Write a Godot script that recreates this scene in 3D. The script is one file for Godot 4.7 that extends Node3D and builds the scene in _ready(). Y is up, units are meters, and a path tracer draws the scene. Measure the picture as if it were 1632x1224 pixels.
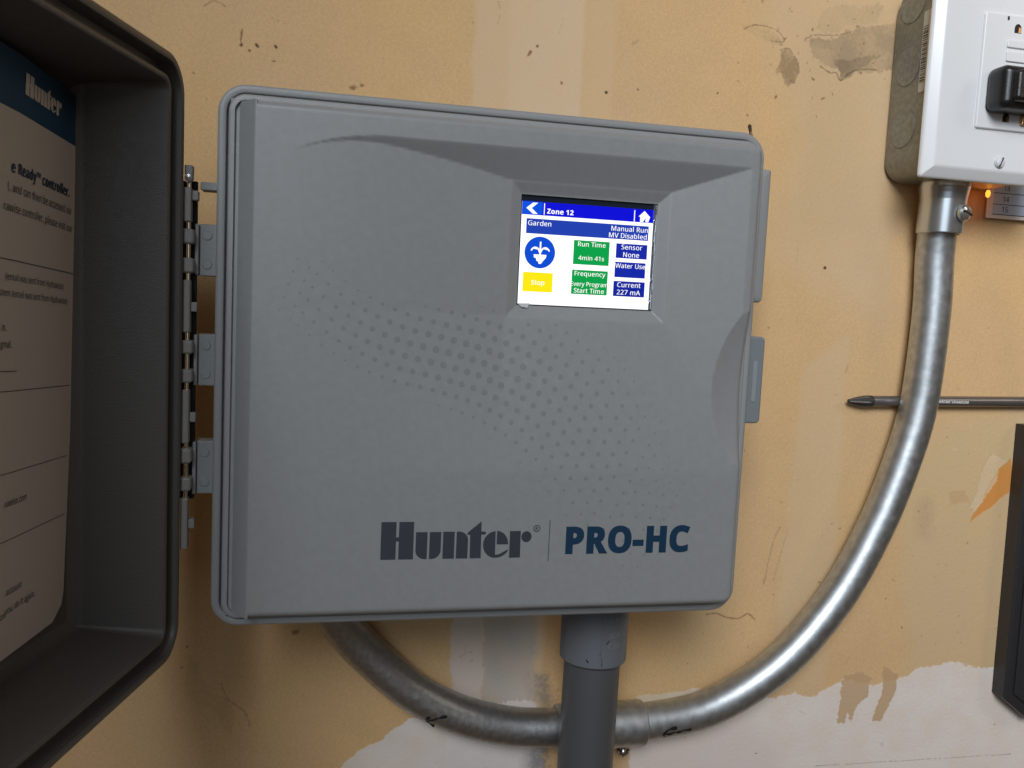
extends Node3D
# Metres; the garage wall is the plane z = 0, x runs right, y up, z towards the viewer.

var M := {}
var rng := RandomNumberGenerator.new()

# ------------------------------------------------------------------ mesh helpers
func tool() -> SurfaceTool:
	var st := SurfaceTool.new()
	st.begin(Mesh.PRIMITIVE_TRIANGLES)
	return st

func vert(st: SurfaceTool, p: Vector3, n: Vector3, uv: Vector2) -> void:
	st.set_normal(n)
	st.set_uv(uv)
	st.add_vertex(p)

func tri(st: SurfaceTool, a: Vector3, b: Vector3, c: Vector3, na: Vector3, nb: Vector3, nc: Vector3, ua := Vector2.ZERO, ub := Vector2.ZERO, uc := Vector2.ZERO) -> void:
	var g := (b - a).cross(c - a)
	if g.length_squared() < 1e-24:
		return
	if g.dot(na + nb + nc) > 0.0:
		vert(st, a, na, ua); vert(st, c, nc, uc); vert(st, b, nb, ub)
	else:
		vert(st, a, na, ua); vert(st, b, nb, ub); vert(st, c, nc, uc)

func quad(st: SurfaceTool, a: Vector3, b: Vector3, c: Vector3, d: Vector3, n: Vector3) -> void:
	tri(st, a, b, c, n, n, n)
	tri(st, a, c, d, n, n, n)

# a rounded rectangle: {p: points counter-clockwise, n: outward normals}
func rr(x0: float, x1: float, y0: float, y1: float, r, inset := 0.0, seg := 6) -> Dictionary:
	var rad: Array = r if r is Array else [r, r, r, r]   # top right, top left, bottom left, bottom right
	var pts := PackedVector2Array()
	var nor := PackedVector2Array()
	var corners := [Vector2(x1, y1), Vector2(x0, y1), Vector2(x0, y0), Vector2(x1, y0)]
	var inward := [Vector2(-1, -1), Vector2(1, -1), Vector2(1, 1), Vector2(-1, 1)]
	for k in 4:
		var rk: float = rad[k]
		var rin: float = maxf(rk - inset, 0.00005)
		var c: Vector2 = corners[k] + inward[k] * (inset + rin)
		for i in seg + 1:
			var a := (k + float(i) / seg) * PI / 2.0
			var d := Vector2(cos(a), sin(a))
			pts.append(c + d * rin)
			nor.append(d)
	return {"p": pts, "n": nor}

# profile: [inset, z] pairs from back to front swept round a rounded rectangle
func loft(st: SurfaceTool, x0: float, x1: float, y0: float, y1: float, r, prof: Array, cap_front := true, cap_back := true, xf := Transform3D(), seg := 6) -> void:
	var rings := []
	for pr in prof:
		rings.append(rr(x0, x1, y0, y1, r, pr[0], seg))
	var m := prof.size()
	var segn := []
	for i in m - 1:
		segn.append(Vector2(prof[i + 1][1] - prof[i][1], prof[i + 1][0] - prof[i][0]).normalized())
	var count: int = rings[0].p.size()
	for i in m - 1:
		var n0: Vector2 = segn[i]
		var n1: Vector2 = segn[i]
		if i > 0 and segn[i - 1].dot(segn[i]) > 0.6:
			n0 = (segn[i - 1] + segn[i]).normalized()
		if i < m - 2 and segn[i + 1].dot(segn[i]) > 0.6:
			n1 = (segn[i + 1] + segn[i]).normalized()
		for k in count:
			var l := (k + 1) % count
			var a := v3(rings[i].p[k], prof[i][1]); var b := v3(rings[i].p[l], prof[i][1])
			var c := v3(rings[i + 1].p[l], prof[i + 1][1]); var d := v3(rings[i + 1].p[k], prof[i + 1][1])
			var nk: Vector2 = rings[i].n[k]; var nl: Vector2 = rings[i].n[l]
			var na := xf.basis * Vector3(n0.x * nk.x, n0.x * nk.y, n0.y); var nb := xf.basis * Vector3(n0.x * nl.x, n0.x * nl.y, n0.y)
			var nc := xf.basis * Vector3(n1.x * nl.x, n1.x * nl.y, n1.y); var nd := xf.basis * Vector3(n1.x * nk.x, n1.x * nk.y, n1.y)
			a = xf * a; b = xf * b; c = xf * c; d = xf * d
			tri(st, a, b, c, na, nb, nc)
			tri(st, a, c, d, na, nc, nd)
	if cap_front:
		fill(st, rings[m - 1].p, prof[m - 1][1], xf, 1.0)
	if cap_back:
		fill(st, rings[0].p, prof[0][1], xf, -1.0)

func v3(p: Vector2, z: float) -> Vector3:
	return Vector3(p.x, p.y, z)

func fill(st: SurfaceTool, pts: PackedVector2Array, z: float, xf := Transform3D(), side := 1.0) -> void:
	var ids := Geometry2D.triangulate_polygon(pts)
	var n := xf.basis * Vector3(0, 0, side)
	for i in range(0, ids.size(), 3):
		tri(st, xf * v3(pts[ids[i]], z), xf * v3(pts[ids[i + 1]], z), xf * v3(pts[ids[i + 2]], z), n, n, n)

# a plate standing from z0 to z1 with rounded front edges
func plate(st: SurfaceTool, x0: float, x1: float, y0: float, y1: float, z0: float, z1: float, r := 0.001, bevel := 0.0004, xf := Transform3D()) -> void:
	var prof := [[0.0, z0], [0.0, z1 - bevel]]
	for i in range(1, 4):
		var a := i * PI / 6.0
		prof.append([bevel * (1.0 - cos(a)), z1 - bevel + bevel * sin(a)])
	loft(st, x0, x1, y0, y1, maxf(r, bevel * 1.2), prof, true, true, xf)

# a lathe round the local +Z axis; prof: [radius, z] from low z to high z
func lathe(st: SurfaceTool, prof: Array, xf := Transform3D(), seg := 32) -> void:
	for i in prof.size() - 1:
		var t := Vector2(prof[i + 1][0] - prof[i][0], prof[i + 1][1] - prof[i][1])
		if t.length() < 1e-9:
			continue
		var n2 := Vector2(t.y, -t.x).normalized()
		for k in seg:
			var a0 := TAU * k / seg
			var a1 := TAU * (k + 1) / seg
			var d0 := Vector3(cos(a0), sin(a0), 0); var d1 := Vector3(cos(a1), sin(a1), 0)
			var a: Vector3 = d0 * prof[i][0] + Vector3(0, 0, prof[i][1]); var b: Vector3 = d1 * prof[i][0] + Vector3(0, 0, prof[i][1])
			var c: Vector3 = d1 * prof[i + 1][0] + Vector3(0, 0, prof[i + 1][1]); var d: Vector3 = d0 * prof[i + 1][0] + Vector3(0, 0, prof[i + 1][1])
			var n0 := xf.basis * (d0 * n2.x + Vector3(0, 0, n2.y)); var n1 := xf.basis * (d1 * n2.x + Vector3(0, 0, n2.y))
			tri(st, xf * a, xf * b, xf * c, n0, n1, n1)
			tri(st, xf * a, xf * c, xf * d, n0, n1, n0)

func axis_to(at: Vector3, dir: Vector3) -> Transform3D:
	var z := dir.normalized()
	var up := Vector3.UP if absf(z.y) < 0.9 else Vector3.RIGHT
	var x := up.cross(z).normalized()
	return Transform3D(Basis(x, z.cross(x), z), at)

func smooth_path(pts: Array, step := 0.003) -> PackedVector3Array:
	var out := PackedVector3Array()
	for i in pts.size() - 1:
		var p0: Vector3 = pts[maxi(i - 1, 0)]; var p1: Vector3 = pts[i]
		var p2: Vector3 = pts[i + 1]; var p3: Vector3 = pts[mini(i + 2, pts.size() - 1)]
		var n := maxi(1, int(p1.distance_to(p2) / step))
		for k in n:
			out.append(p1.cubic_interpolate(p2, p0, p3, float(k) / n))
	out.append(pts[pts.size() - 1])
	return out

func tube(st: SurfaceTool, path: PackedVector3Array, r: float, seg := 40, caps := true) -> void:
	var n := path.size()
	var side := Vector3.ZERO
	var rings := []
	for i in n:
		var t := (path[mini(i + 1, n - 1)] - path[maxi(i - 1, 0)]).normalized()
		if side == Vector3.ZERO:
			side = (Vector3(0, 0, 1) - t * t.z).normalized() if absf(t.z) < 0.95 else Vector3(1, 0, 0)
		side = (side - t * side.dot(t)).normalized()
		var other := t.cross(side)
		var ring := []
		for k in seg:
			var a := TAU * k / seg
			ring.append(side * cos(a) + other * sin(a))
		rings.append(ring)
	for i in n - 1:
		for k in seg:
			var l := (k + 1) % seg
			var a: Vector3 = rings[i][k]; var b: Vector3 = rings[i][l]; var c: Vector3 = rings[i + 1][l]; var d: Vector3 = rings[i + 1][k]
			tri(st, path[i] + a * r, path[i] + b * r, path[i + 1] + c * r, a, b, c)
			tri(st, path[i] + a * r, path[i + 1] + c * r, path[i + 1] + d * r, a, c, d)
	if caps:
		for e in [0, n - 1]:
			var t := (path[1] - path[0]).normalized() * -1.0 if e == 0 else (path[n - 1] - path[n - 2]).normalized()
			for k in seg:
				tri(st, path[e], path[e] + rings[e][k] * r, path[e] + rings[e][(k + 1) % seg] * r, t, t, t)

# lettering, laid by a mapper (Vector2 in metres -> Vector3) with a given facing
func letters(st: SurfaceTool, s: String, cap: float, align: int, mapper: Callable, facing: Vector3, bold := true, squeeze := 1.0, embolden := 0.0, slant := 0.0) -> void:
	var f := SystemFont.new()
	f.font_names = PackedStringArray(["Droid Sans"])
	f.font_weight = 700 if bold else 400
	var t := TextMesh.new()
	t.text = s
	t.font_size = 64
	t.pixel_size = 0.01
	t.depth = 0.0
	t.curve_step = 1.0
	if embolden != 0.0:
		var fv := FontVariation.new()
		fv.base_font = f
		fv.variation_embolden = embolden
		t.font = fv
	else:
		t.font = f
	if t.get_surface_count() == 0:
		return
	var arr := t.surface_get_arrays(0)
	var vs: PackedVector3Array = arr[Mesh.ARRAY_VERTEX]
	var ids: PackedInt32Array = arr[Mesh.ARRAY_INDEX]
	if ids.is_empty():
		for i in vs.size():
			ids.append(i)
	var lo := Vector2(1e9, 1e9)
	var hi := Vector2(-1e9, -1e9)
	for v in vs:
		lo = lo.min(Vector2(v.x, v.y)); hi = hi.max(Vector2(v.x, v.y))
	# the baseline: the ascent is fixed for a font, measured once from a capital
	var base := baseline(bold)
	var k := cap / (0.64 * 0.714)
	var x_off: float = -lo.x if align < 0 else (-hi.x if align > 0 else -(lo.x + hi.x) / 2.0)
	for i in range(0, ids.size(), 3):
		var p := []
		for j in 3:
			var v := vs[ids[i + j]]
			p.append(mapper.call(Vector2((v.x + x_off) * k * squeeze + slant * (v.y - base) * k, (v.y - base) * k)))
		tri(st, p[0], p[1], p[2], facing, facing, facing)

var base_cache := {}
func baseline(bold: bool) -> float:
	if not base_cache.has(bold):
		var f := SystemFont.new()
		f.font_names = PackedStringArray(["Droid Sans"])
		f.font_weight = 700 if bold else 400
		var t := TextMesh.new()
		t.text = "H"; t.font_size = 64; t.pixel_size = 0.01; t.depth = 0.0; t.font = f
		base_cache[bold] = t.get_aabb().position.y
	return base_cache[bold]

func flat_at(x: float, y: float, z: float) -> Callable:
	return func(p: Vector2) -> Vector3: return Vector3(x + p.x, y + p.y, z)

func part(called: String, st: SurfaceTool, m: Material, parent: Node3D) -> MeshInstance3D:
	var o := MeshInstance3D.new()
	o.name = called
	o.mesh = st.commit()
	o.material_override = m
	o.cast_shadow = GeometryInstance3D.SHADOW_CASTING_SETTING_ON
	parent.add_child(o, true)
	return o

func thing(called: String, label: String, category: String, at := Vector3.ZERO) -> Node3D:
	var o := Node3D.new()
	o.name = called
	add_child(o, true)
	o.position = at
	o.set_meta("label", label)
	o.set_meta("category", category)
	return o

# ------------------------------------------------------------------ materials
func noise(freq: float, size: int, octaves := 3, sd := 1, type := FastNoiseLite.TYPE_SIMPLEX_SMOOTH) -> Image:
	var n := FastNoiseLite.new()
	n.seed = sd
	n.noise_type = type
	n.frequency = freq
	n.fractal_octaves = octaves
	return n.get_seamless_image(size, size, false, false, 0.1, true)

func normal_of(im: Image, strength: float) -> ImageTexture:
	var c: Image = im.duplicate()
	c.convert(Image.FORMAT_RGB8)
	c.bump_map_to_normal_map(strength)
	return ImageTexture.create_from_image(c)

func lin(r: float, g: float, b: float) -> Color:
	return Color(r, g, b).linear_to_srgb()

func ramp_texture(im: Image, lo: Color, hi: Color) -> ImageTexture:
	var src := im.duplicate() as Image
	src.convert(Image.FORMAT_L8)
	var d := src.get_data()
	var out := PackedByteArray()
	out.resize(d.size() * 3)
	for i in d.size():
		var c := lo.lerp(hi, d[i] / 255.0)
		out[i * 3] = int(c.r * 255.0); out[i * 3 + 1] = int(c.g * 255.0); out[i * 3 + 2] = int(c.b * 255.0)
	return ImageTexture.create_from_image(Image.create_from_data(src.get_width(), src.get_height(), false, Image.FORMAT_RGB8, out))

func mat(c: Color, rough := 0.5, metal := 0.0) -> StandardMaterial3D:
	var m := StandardMaterial3D.new()
	m.albedo_color = c
	m.roughness = rough
	m.metallic = metal
	return m

func plastic(c: Color, rough: float, grain: float, scale := 30.0) -> StandardMaterial3D:
	var m := mat(c, rough)
	m.uv1_triplanar = true
	m.uv1_scale = Vector3.ONE * scale
	m.normal_enabled = true
	m.normal_texture = M.leather_normal
	m.normal_scale = grain
	m.roughness_texture = M.soft_spots
	m.roughness_texture_channel = BaseMaterial3D.TEXTURE_CHANNEL_RED
	return m

func glow(c: Color, e := 1.0) -> StandardMaterial3D:
	var m := mat(Color.BLACK, 0.25)
	m.emission_enabled = true
	m.emission = c
	m.emission_energy_multiplier = e
	return m

func make_materials() -> void:
	var leather := noise(0.16, 256, 2, 5, FastNoiseLite.TYPE_SIMPLEX)
	M.leather_normal = normal_of(leather, 1.6)
	M.soft_spots = ramp_texture(noise(0.02, 256, 4, 9), Color(0.8, 0.8, 0.8), Color(1, 1, 1))
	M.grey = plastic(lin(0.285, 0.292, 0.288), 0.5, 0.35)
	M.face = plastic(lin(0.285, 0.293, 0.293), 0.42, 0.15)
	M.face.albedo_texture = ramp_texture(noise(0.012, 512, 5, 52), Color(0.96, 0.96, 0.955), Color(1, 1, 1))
	M.door = plastic(lin(0.095, 0.089, 0.082), 0.5, 0.4)  # case plastic darkened, the shade inside the door put into its colour
	M.hinge = plastic(lin(0.24, 0.235, 0.225), 0.5, 0.3)
	M.lint = mat(lin(0.36, 0.36, 0.35), 0.8)
	M.gap = mat(lin(0.015, 0.015, 0.015), 0.8)
	M.dots = plastic(lin(0.22, 0.229, 0.231), 0.42, 0.15)
	M.logo = mat(lin(0.036, 0.042, 0.055), 0.5)
	M.navy = mat(lin(0.004, 0.033, 0.075), 0.45)
	M.divider = mat(lin(0.07, 0.075, 0.085), 0.5)
	M.pin = mat(lin(0.75, 0.62, 0.45), 0.25, 1.0)
	var galv := noise(0.03, 512, 5, 21)
	M.emt = mat(lin(0.68, 0.715, 0.725), 0.5, 0.95)
	M.emt.uv1_triplanar = true
	M.emt.uv1_scale = Vector3.ONE * 9.0
	M.emt.normal_enabled = true
	M.emt.normal_texture = normal_of(noise(0.06, 512, 4, 31), 1.2)
	M.emt.normal_scale = 0.13
	M.emt.albedo_texture = ramp_texture(galv, Color(0.8, 0.8, 0.8), Color(1, 1, 1))
	M.emt.roughness_texture = ramp_texture(noise(0.05, 256, 5, 77), Color(0.75, 0.75, 0.75), Color(1, 1, 1))
	M.emt.roughness_texture_channel = BaseMaterial3D.TEXTURE_CHANNEL_RED
	M.emt_old = M.emt.duplicate()
	M.emt_old.albedo_color = lin(0.48, 0.48, 0.47)
	M.emt_old.roughness = 0.48
	M.emt_old.normal_scale = 0.3
	M.emt_old.uv1_scale = Vector3.ONE * 15.0
	M.zinc = mat(lin(0.62, 0.645, 0.65), 0.27, 0.9)
	M.screw = mat(lin(0.55, 0.56, 0.57), 0.24, 1.0)
	M.pvc = plastic(lin(0.085, 0.087, 0.09), 0.5, 0.15, 20.0)
	M.pvc_collar = plastic(lin(0.15, 0.16, 0.175), 0.45, 0.15, 20.0)
	M.emt_old.albedo_color = lin(0.6, 0.6, 0.59)
	M.scuff = mat(lin(0.02, 0.02, 0.02), 0.7)
	M.marker = mat(lin(0.01, 0.01, 0.012), 0.5)
	M.box_steel = mat(lin(0.33, 0.35, 0.34), 0.45, 0.55)
	M.box_steel.uv1_triplanar = true
	M.box_steel.uv1_scale = Vector3.ONE * 12.0
	M.box_steel.albedo_texture = ramp_texture(noise(0.04, 512, 5, 44), Color(0.8, 0.8, 0.78), Color(1, 1, 1))
	M.box_steel.roughness_texture = M.emt.roughness_texture
	M.box_steel.roughness_texture_channel = BaseMaterial3D.TEXTURE_CHANNEL_RED
	M.white = mat(lin(0.77, 0.775, 0.77), 0.25)
	M.white.roughness_texture = M.soft_spots
	M.white.uv1_triplanar = true
	M.white.uv1_scale = Vector3.ONE * 6.0
	M.white_screw = mat(lin(0.68, 0.69, 0.7), 0.35)
	M.dark_hole = mat(lin(0.02, 0.015, 0.012), 0.8)
	M.copper = mat(lin(0.75, 0.42, 0.2), 0.3, 1.0)
	M.brass = mat(lin(0.8, 0.5, 0.22), 0.25, 1.0)
	M.black = plastic(lin(0.012, 0.012, 0.013), 0.38, 0.3, 30.0)
	M.black_case = plastic(lin(0.026, 0.026, 0.028), 0.42, 0.35, 14.0)
	M.dust = mat(lin(0.1, 0.095, 0.09), 0.9)
	M.sticker = mat(lin(0.62, 0.64, 0.62), 0.4)
	M.print_black = mat(lin(0.02, 0.02, 0.022), 0.5)
	M.paper = mat(lin(0.5, 0.46, 0.42), 0.75)
	M.paper_blue = mat(lin(0.006, 0.055, 0.115), 0.6)
	M.paper_text = mat(lin(0.06, 0.055, 0.055), 0.7)
	M.paper_head = mat(lin(0.008, 0.04, 0.1), 0.7)
	M.paper_logo = mat(lin(0.6, 0.55, 0.5), 0.7)
	M.card = mat(lin(0.8, 0.74, 0.68), 0.7)
	M.card_cell = mat(lin(0.52, 0.6, 0.72), 0.7)
	M.shank = mat(lin(0.24, 0.22, 0.21), 0.36, 0.75)
	M.tip = mat(lin(0.045, 0.045, 0.045), 0.45, 0.3)
	M.etch = mat(lin(0.85, 0.85, 0.84), 0.5, 0.1)
	M.wood = mat(lin(0.07, 0.04, 0.018), 0.8)
	M.wood_pale = mat(lin(0.3, 0.2, 0.1), 0.8)

# ------------------------------------------------------------------ the wall
const WX0 := -0.27
const WX1 := 0.43
const WY0 := -0.30
const WY1 := 0.26
const PPM := 2000.0
var wb := PackedByteArray()
var ww := 0
var wh := 0
var n_fine := PackedByteArray()
var n_mid := PackedByteArray()
var hb := PackedByteArray()
var relief := 0.0

func noise_bytes(freq: float, oct: int, sd: int) -> PackedByteArray:
	var n := FastNoiseLite.new()
	n.seed = sd
	n.frequency = freq
	n.fractal_octaves = oct
	n.noise_type = FastNoiseLite.TYPE_SIMPLEX_SMOOTH
	var im := n.get_image(ww, wh, false, false, true)
	im.convert(Image.FORMAT_L8)
	return im.get_data()

# a patch with a ragged, noise-torn edge; points in wall metres
func stain(pts: Array, c: Color, alpha: float, jitter: float, mottled := 0.0, soft := 0.0) -> void:
	var poly := PackedVector2Array(pts)
	var lo := Vector2(1e9, 1e9)
	var hi := Vector2(-1e9, -1e9)
	for p in poly:
		lo = lo.min(p); hi = hi.max(p)
	lo -= Vector2.ONE * (jitter + soft); hi += Vector2.ONE * (jitter + soft)
	var i0 := clampi(int((lo.x - WX0) * PPM), 0, ww - 1); var i1 := clampi(int((hi.x - WX0) * PPM), 0, ww - 1)
	var j0 := clampi(int((WY1 - hi.y) * PPM), 0, wh - 1); var j1 := clampi(int((WY1 - lo.y) * PPM), 0, wh - 1)
	var cr := c.r * 255.0; var cg := c.g * 255.0; var cb := c.b * 255.0
	for j in range(j0, j1 + 1):
		var ey := minf(1.0, minf(j, wh - 1 - j) / 50.0)
		for i in range(i0, i1 + 1):
			var k := j * ww + i
			var a1 := n_mid[k] / 255.0 - 0.5
			var a2 := n_fine[k] / 255.0 - 0.5
			var x := WX0 + i / PPM + (a1 * 1.6 + a2 * 0.5) * jitter
			var k2 := (k + 7919 * 3) % (ww * wh)
			var y := WY1 - j / PPM + ((n_mid[k2] / 255.0 - 0.5) * 1.6 + a2 * 0.5) * jitter
			var cover := 0.0
			if soft > 0.0:
				for o in [Vector2(0.7, 0.7), Vector2(-0.7, 0.7), Vector2(-0.7, -0.7), Vector2(0.7, -0.7), Vector2(0.3, -0.1), Vector2(-0.3, 0.1), Vector2(0.0, 1.0), Vector2(0.0, -1.0), Vector2(1.0, 0.0), Vector2(-1.0, 0.0)]:
					if Geometry2D.is_point_in_polygon(Vector2(x, y) + o * soft, poly):
						cover += 0.1
			elif Geometry2D.is_point_in_polygon(Vector2(x, y), poly):
				cover = 1.0
			if cover == 0.0:
				continue
			var a := alpha * cover * (1.0 - mottled * clampf(0.5 + a1 * 2.2 + a2, 0.0, 1.0)) * ey * minf(1.0, minf(i, ww - 1 - i) / 50.0)
			if relief != 0.0:
				hb[k] = clampi(hb[k] + int(relief * cover), 0, 255)
			var q := k * 3
			wb[q] = int(lerpf(wb[q], cr, a)); wb[q + 1] = int(lerpf(wb[q + 1], cg, a)); wb[q + 2] = int(lerpf(wb[q + 2], cb, a))

func speck(x: float, y: float, rx: float, ry: float, ang: float, c: Color, alpha: float) -> void:
	var r := maxf(rx, ry) + 0.001
	var ca := cos(ang); var sa := sin(ang)
	for j in range(maxi(0, int((WY1 - y - r) * PPM)), mini(wh - 1, int((WY1 - y + r) * PPM)) + 1):
		for i in range(maxi(0, int((x - r - WX0) * PPM)), mini(ww - 1, int((x + r - WX0) * PPM)) + 1):
			var k := j * ww + i
			var dx := WX0 + i / PPM - x; var dy := WY1 - j / PPM - y
			var u := (dx * ca + dy * sa) / rx; var v := (dy * ca - dx * sa) / ry
			var d := sqrt(u * u + v * v) + (n_fine[k] / 255.0 - 0.5) * 0.9
			var a := clampf((1.15 - d) * 2.0, 0.0, 1.0) * alpha
			if a > 0.0:
				var q := k * 3
				wb[q] = int(lerpf(wb[q], c.r * 255.0, a)); wb[q + 1] = int(lerpf(wb[q + 1], c.g * 255.0, a)); wb[q + 2] = int(lerpf(wb[q + 2], c.b * 255.0, a))

func scratch(pts: Array, w: float, c: Color, alpha: float) -> void:
	var v := []
	for p in pts:
		v.append(Vector3(p.x, p.y, 0))
	for p in smooth_path(v, 0.0005):
		speck(p.x, p.y, w, w, 0, c, alpha)

const TAN := Color(0.84, 0.693, 0.5)

func paint_wall() -> ImageTexture:
	ww = int((WX1 - WX0) * PPM)
	wh = int((WY1 - WY0) * PPM)
	n_fine = noise_bytes(0.18, 3, 3)
	n_mid = noise_bytes(0.018, 4, 12)
	var n_low := noise_bytes(0.0035, 3, 40)
	var fibre := noise_bytes(0.5, 1, 70)
	wb.resize(ww * wh * 3)
	hb.resize(ww * wh)
	for k in ww * wh:
		var v := 1.0 + (n_fine[k] - 128) * 0.00022 + (n_mid[k] - 128) * 0.0001 + (fibre[k] - 128) * 0.00035
		var w := (n_low[k] - 128) / 128.0
		hb[k] = 96 + int((n_fine[k] - 128) * 0.14 + (n_mid[k] - 128) * 0.1)
		var q := k * 3
		wb[q] = int(clampf((TAN.r + w * 0.012) * v * 255.0, 0, 255))
		wb[q + 1] = int(clampf((TAN.g + w * 0.004) * v * 255.0, 0, 255))
		wb[q + 2] = int(clampf((TAN.b - w * 0.018) * v * 255.0, 0, 255))
	var pink := Color(0.85, 0.735, 0.6)
	var mud := Color(0.9, 0.865, 0.84)
	var buff := Color(0.8, 0.71, 0.56)
	relief = 7.0
	# taped joint: three overlapping strips of joint compound
	stain([Vector2(-0.002, -0.3), Vector2(0.0, -0.1), Vector2(-0.002, 0.26), Vector2(0.019, 0.26), Vector2(0.018, -0.3)], pink, 0.75, 0.002, 0.15, 0.0015)
	stain([Vector2(0.018, -0.3), Vector2(0.0175, 0.26), Vector2(0.0585, 0.26), Vector2(0.057, 0.05), Vector2(0.052, -0.15), Vector2(0.056, -0.3)], Color(0.865, 0.765, 0.64), 0.75, 0.0015, 0.15, 0.0015)
	stain([Vector2(0.0585, -0.1), Vector2(0.0585, 0.26), Vector2(0.0755, 0.26), Vector2(0.074, -0.1)], Color(0.85, 0.72, 0.55), 0.7, 0.0015, 0.1, 0.0015)
	stain([Vector2(0.018, -0.3), Vector2(0.0185, -0.12), Vector2(0.047, -0.12), Vector2(0.05, -0.3)], Color(0.73, 0.705, 0.69), 0.75, 0.003, 0.3, 0.0015)
	stain([Vector2(-0.001, -0.3), Vector2(0.001, -0.12), Vector2(0.018, -0.12), Vector2(0.0185, -0.3)], Color(0.85, 0.79, 0.74), 0.85, 0.003)
	relief = 0.0
	# paler, buffed paper to the right of the controller
	stain([Vector2(0.155, 0.26), Vector2(0.16, 0.19), Vector2(0.185, 0.13), Vector2(0.172, 0.06), Vector2(0.25, 0.03), Vector2(0.262, 0.26)], Color(0.83, 0.725, 0.58), 0.5, 0.008, 0.2, 0.009)
	stain([Vector2(0.195, -0.2), Vector2(0.2, 0.0), Vector2(0.23, 0.02), Vector2(0.232, -0.2)], Color(0.83, 0.72, 0.575), 0.5, 0.003, 0.0, 0.002)
	stain([Vector2(0.28, -0.06), Vector2(0.3, -0.03), Vector2(0.42, -0.01), Vector2(0.42, -0.2), Vector2(0.29, -0.19), Vector2(0.275, -0.1)], buff, 0.6, 0.006, 0.25, 0.006)
	stain([Vector2(0.128, -0.12), Vector2(0.135, 0.0), Vector2(0.155, 0.01), Vector2(0.165, -0.06), Vector2(0.16, -0.17), Vector2(0.14, -0.19)], buff, 0.4, 0.007, 0.3, 0.008)
	relief = 22.0
	# the white skim coat along the bottom with its ragged upper edge
	stain([Vector2(-0.12, -0.3), Vector2(-0.075, -0.245), Vector2(-0.052, -0.222), Vector2(-0.03, -0.205), Vector2(0.0, -0.194), Vector2(0.05, -0.196), Vector2(0.054, -0.215), Vector2(0.056, -0.26), Vector2(0.108, -0.262), Vector2(0.111, -0.198), Vector2(0.124, -0.1945),
		Vector2(0.168, -0.196), Vector2(0.19, -0.2), Vector2(0.2265, -0.199), Vector2(0.2445, -0.193), Vector2(0.27, -0.195), Vector2(0.284, -0.1945), Vector2(0.296, -0.187), Vector2(0.304, -0.185), Vector2(0.326, -0.1825), Vector2(0.3416, -0.191), Vector2(0.352, -0.187), Vector2(0.43, -0.186), Vector2(0.43, -0.3)], mud, 0.92, 0.005, 0.12)
	relief = 0.0
	stain([Vector2(-0.1, -0.3), Vector2(-0.065, -0.24), Vector2(-0.03, -0.232), Vector2(0.05, -0.24), Vector2(0.05, -0.3)], Color(0.81, 0.755, 0.73), 0.6, 0.004)
	stain([Vector2(0.108, -0.206), Vector2(0.16, -0.205), Vector2(0.205, -0.23), Vector2(0.2, -0.3), Vector2(0.108, -0.3)], Color(0.85, 0.79, 0.765), 0.5, 0.004, 0.2, 0.006)
	# flaps of brown paper hanging over the white
	relief = 18.0
	var flap := Color(0.755, 0.62, 0.46)
	stain([Vector2(0.244, -0.19), Vector2(0.256, -0.187), Vector2(0.266, -0.19), Vector2(0.262, -0.203), Vector2(0.2555, -0.2085), Vector2(0.2525, -0.219), Vector2(0.25, -0.212), Vector2(0.2485, -0.2195), Vector2(0.2425, -0.2195), Vector2(0.2455, -0.205)], flap, 0.8, 0.0035)
	stain([Vector2(0.272, -0.183), Vector2(0.284, -0.19), Vector2(0.281, -0.203), Vector2(0.2735, -0.2205), Vector2(0.268, -0.2205), Vector2(0.2695, -0.2125), Vector2(0.273, -0.2)], flap, 0.85, 0.003)
	relief = -30.0
	# torn orange layer
	stain([Vector2(0.35, -0.052), Vector2(0.352, -0.066), Vector2(0.35, -0.075), Vector2(0.342, -0.0815), Vector2(0.33, -0.0905), Vector2(0.3245, -0.0955), Vector2(0.3255, -0.09), Vector2(0.331, -0.08), Vector2(0.336, -0.066)], Color(0.84, 0.56, 0.27), 0.95, 0.0025)
	stain([Vector2(0.334, -0.05), Vector2(0.346, -0.052), Vector2(0.339, -0.067), Vector2(0.331, -0.08), Vector2(0.3245, -0.088), Vector2(0.322, -0.082), Vector2(0.328, -0.07)], Color(0.86, 0.76, 0.62), 0.75, 0.004, 0.3)
	stain([Vector2(0.305, -0.075), Vector2(0.32, -0.074), Vector2(0.322, -0.081), Vector2(0.31, -0.083)], Color(0.78, 0.62, 0.43), 0.5, 0.004)
	stain([Vector2(0.285, -0.08), Vector2(0.297, -0.078), Vector2(0.296, -0.105), Vector2(0.287, -0.1)], Color(0.62, 0.54, 0.42), 0.35, 0.005, 0.6, 0.004)
	relief = 0.0
	# grey smear beside the outlet box
	relief = -9.0
	stain([Vector2(0.186, 0.184), Vector2(0.206, 0.188), Vector2(0.226, 0.195), Vector2(0.25, 0.2), Vector2(0.25, 0.176), Vector2(0.232, 0.172), Vector2(0.219, 0.1705), Vector2(0.2105, 0.164), Vector2(0.206, 0.1685), Vector2(0.197, 0.171)], Color(0.64, 0.545, 0.42), 0.75, 0.005, 0.5)
	stain([Vector2(0.205, 0.174), Vector2(0.222, 0.179), Vector2(0.236, 0.178), Vector2(0.218, 0.171), Vector2(0.211, 0.1645), Vector2(0.207, 0.168)], Color(0.5, 0.42, 0.32), 0.55, 0.004, 0.6)
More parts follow.
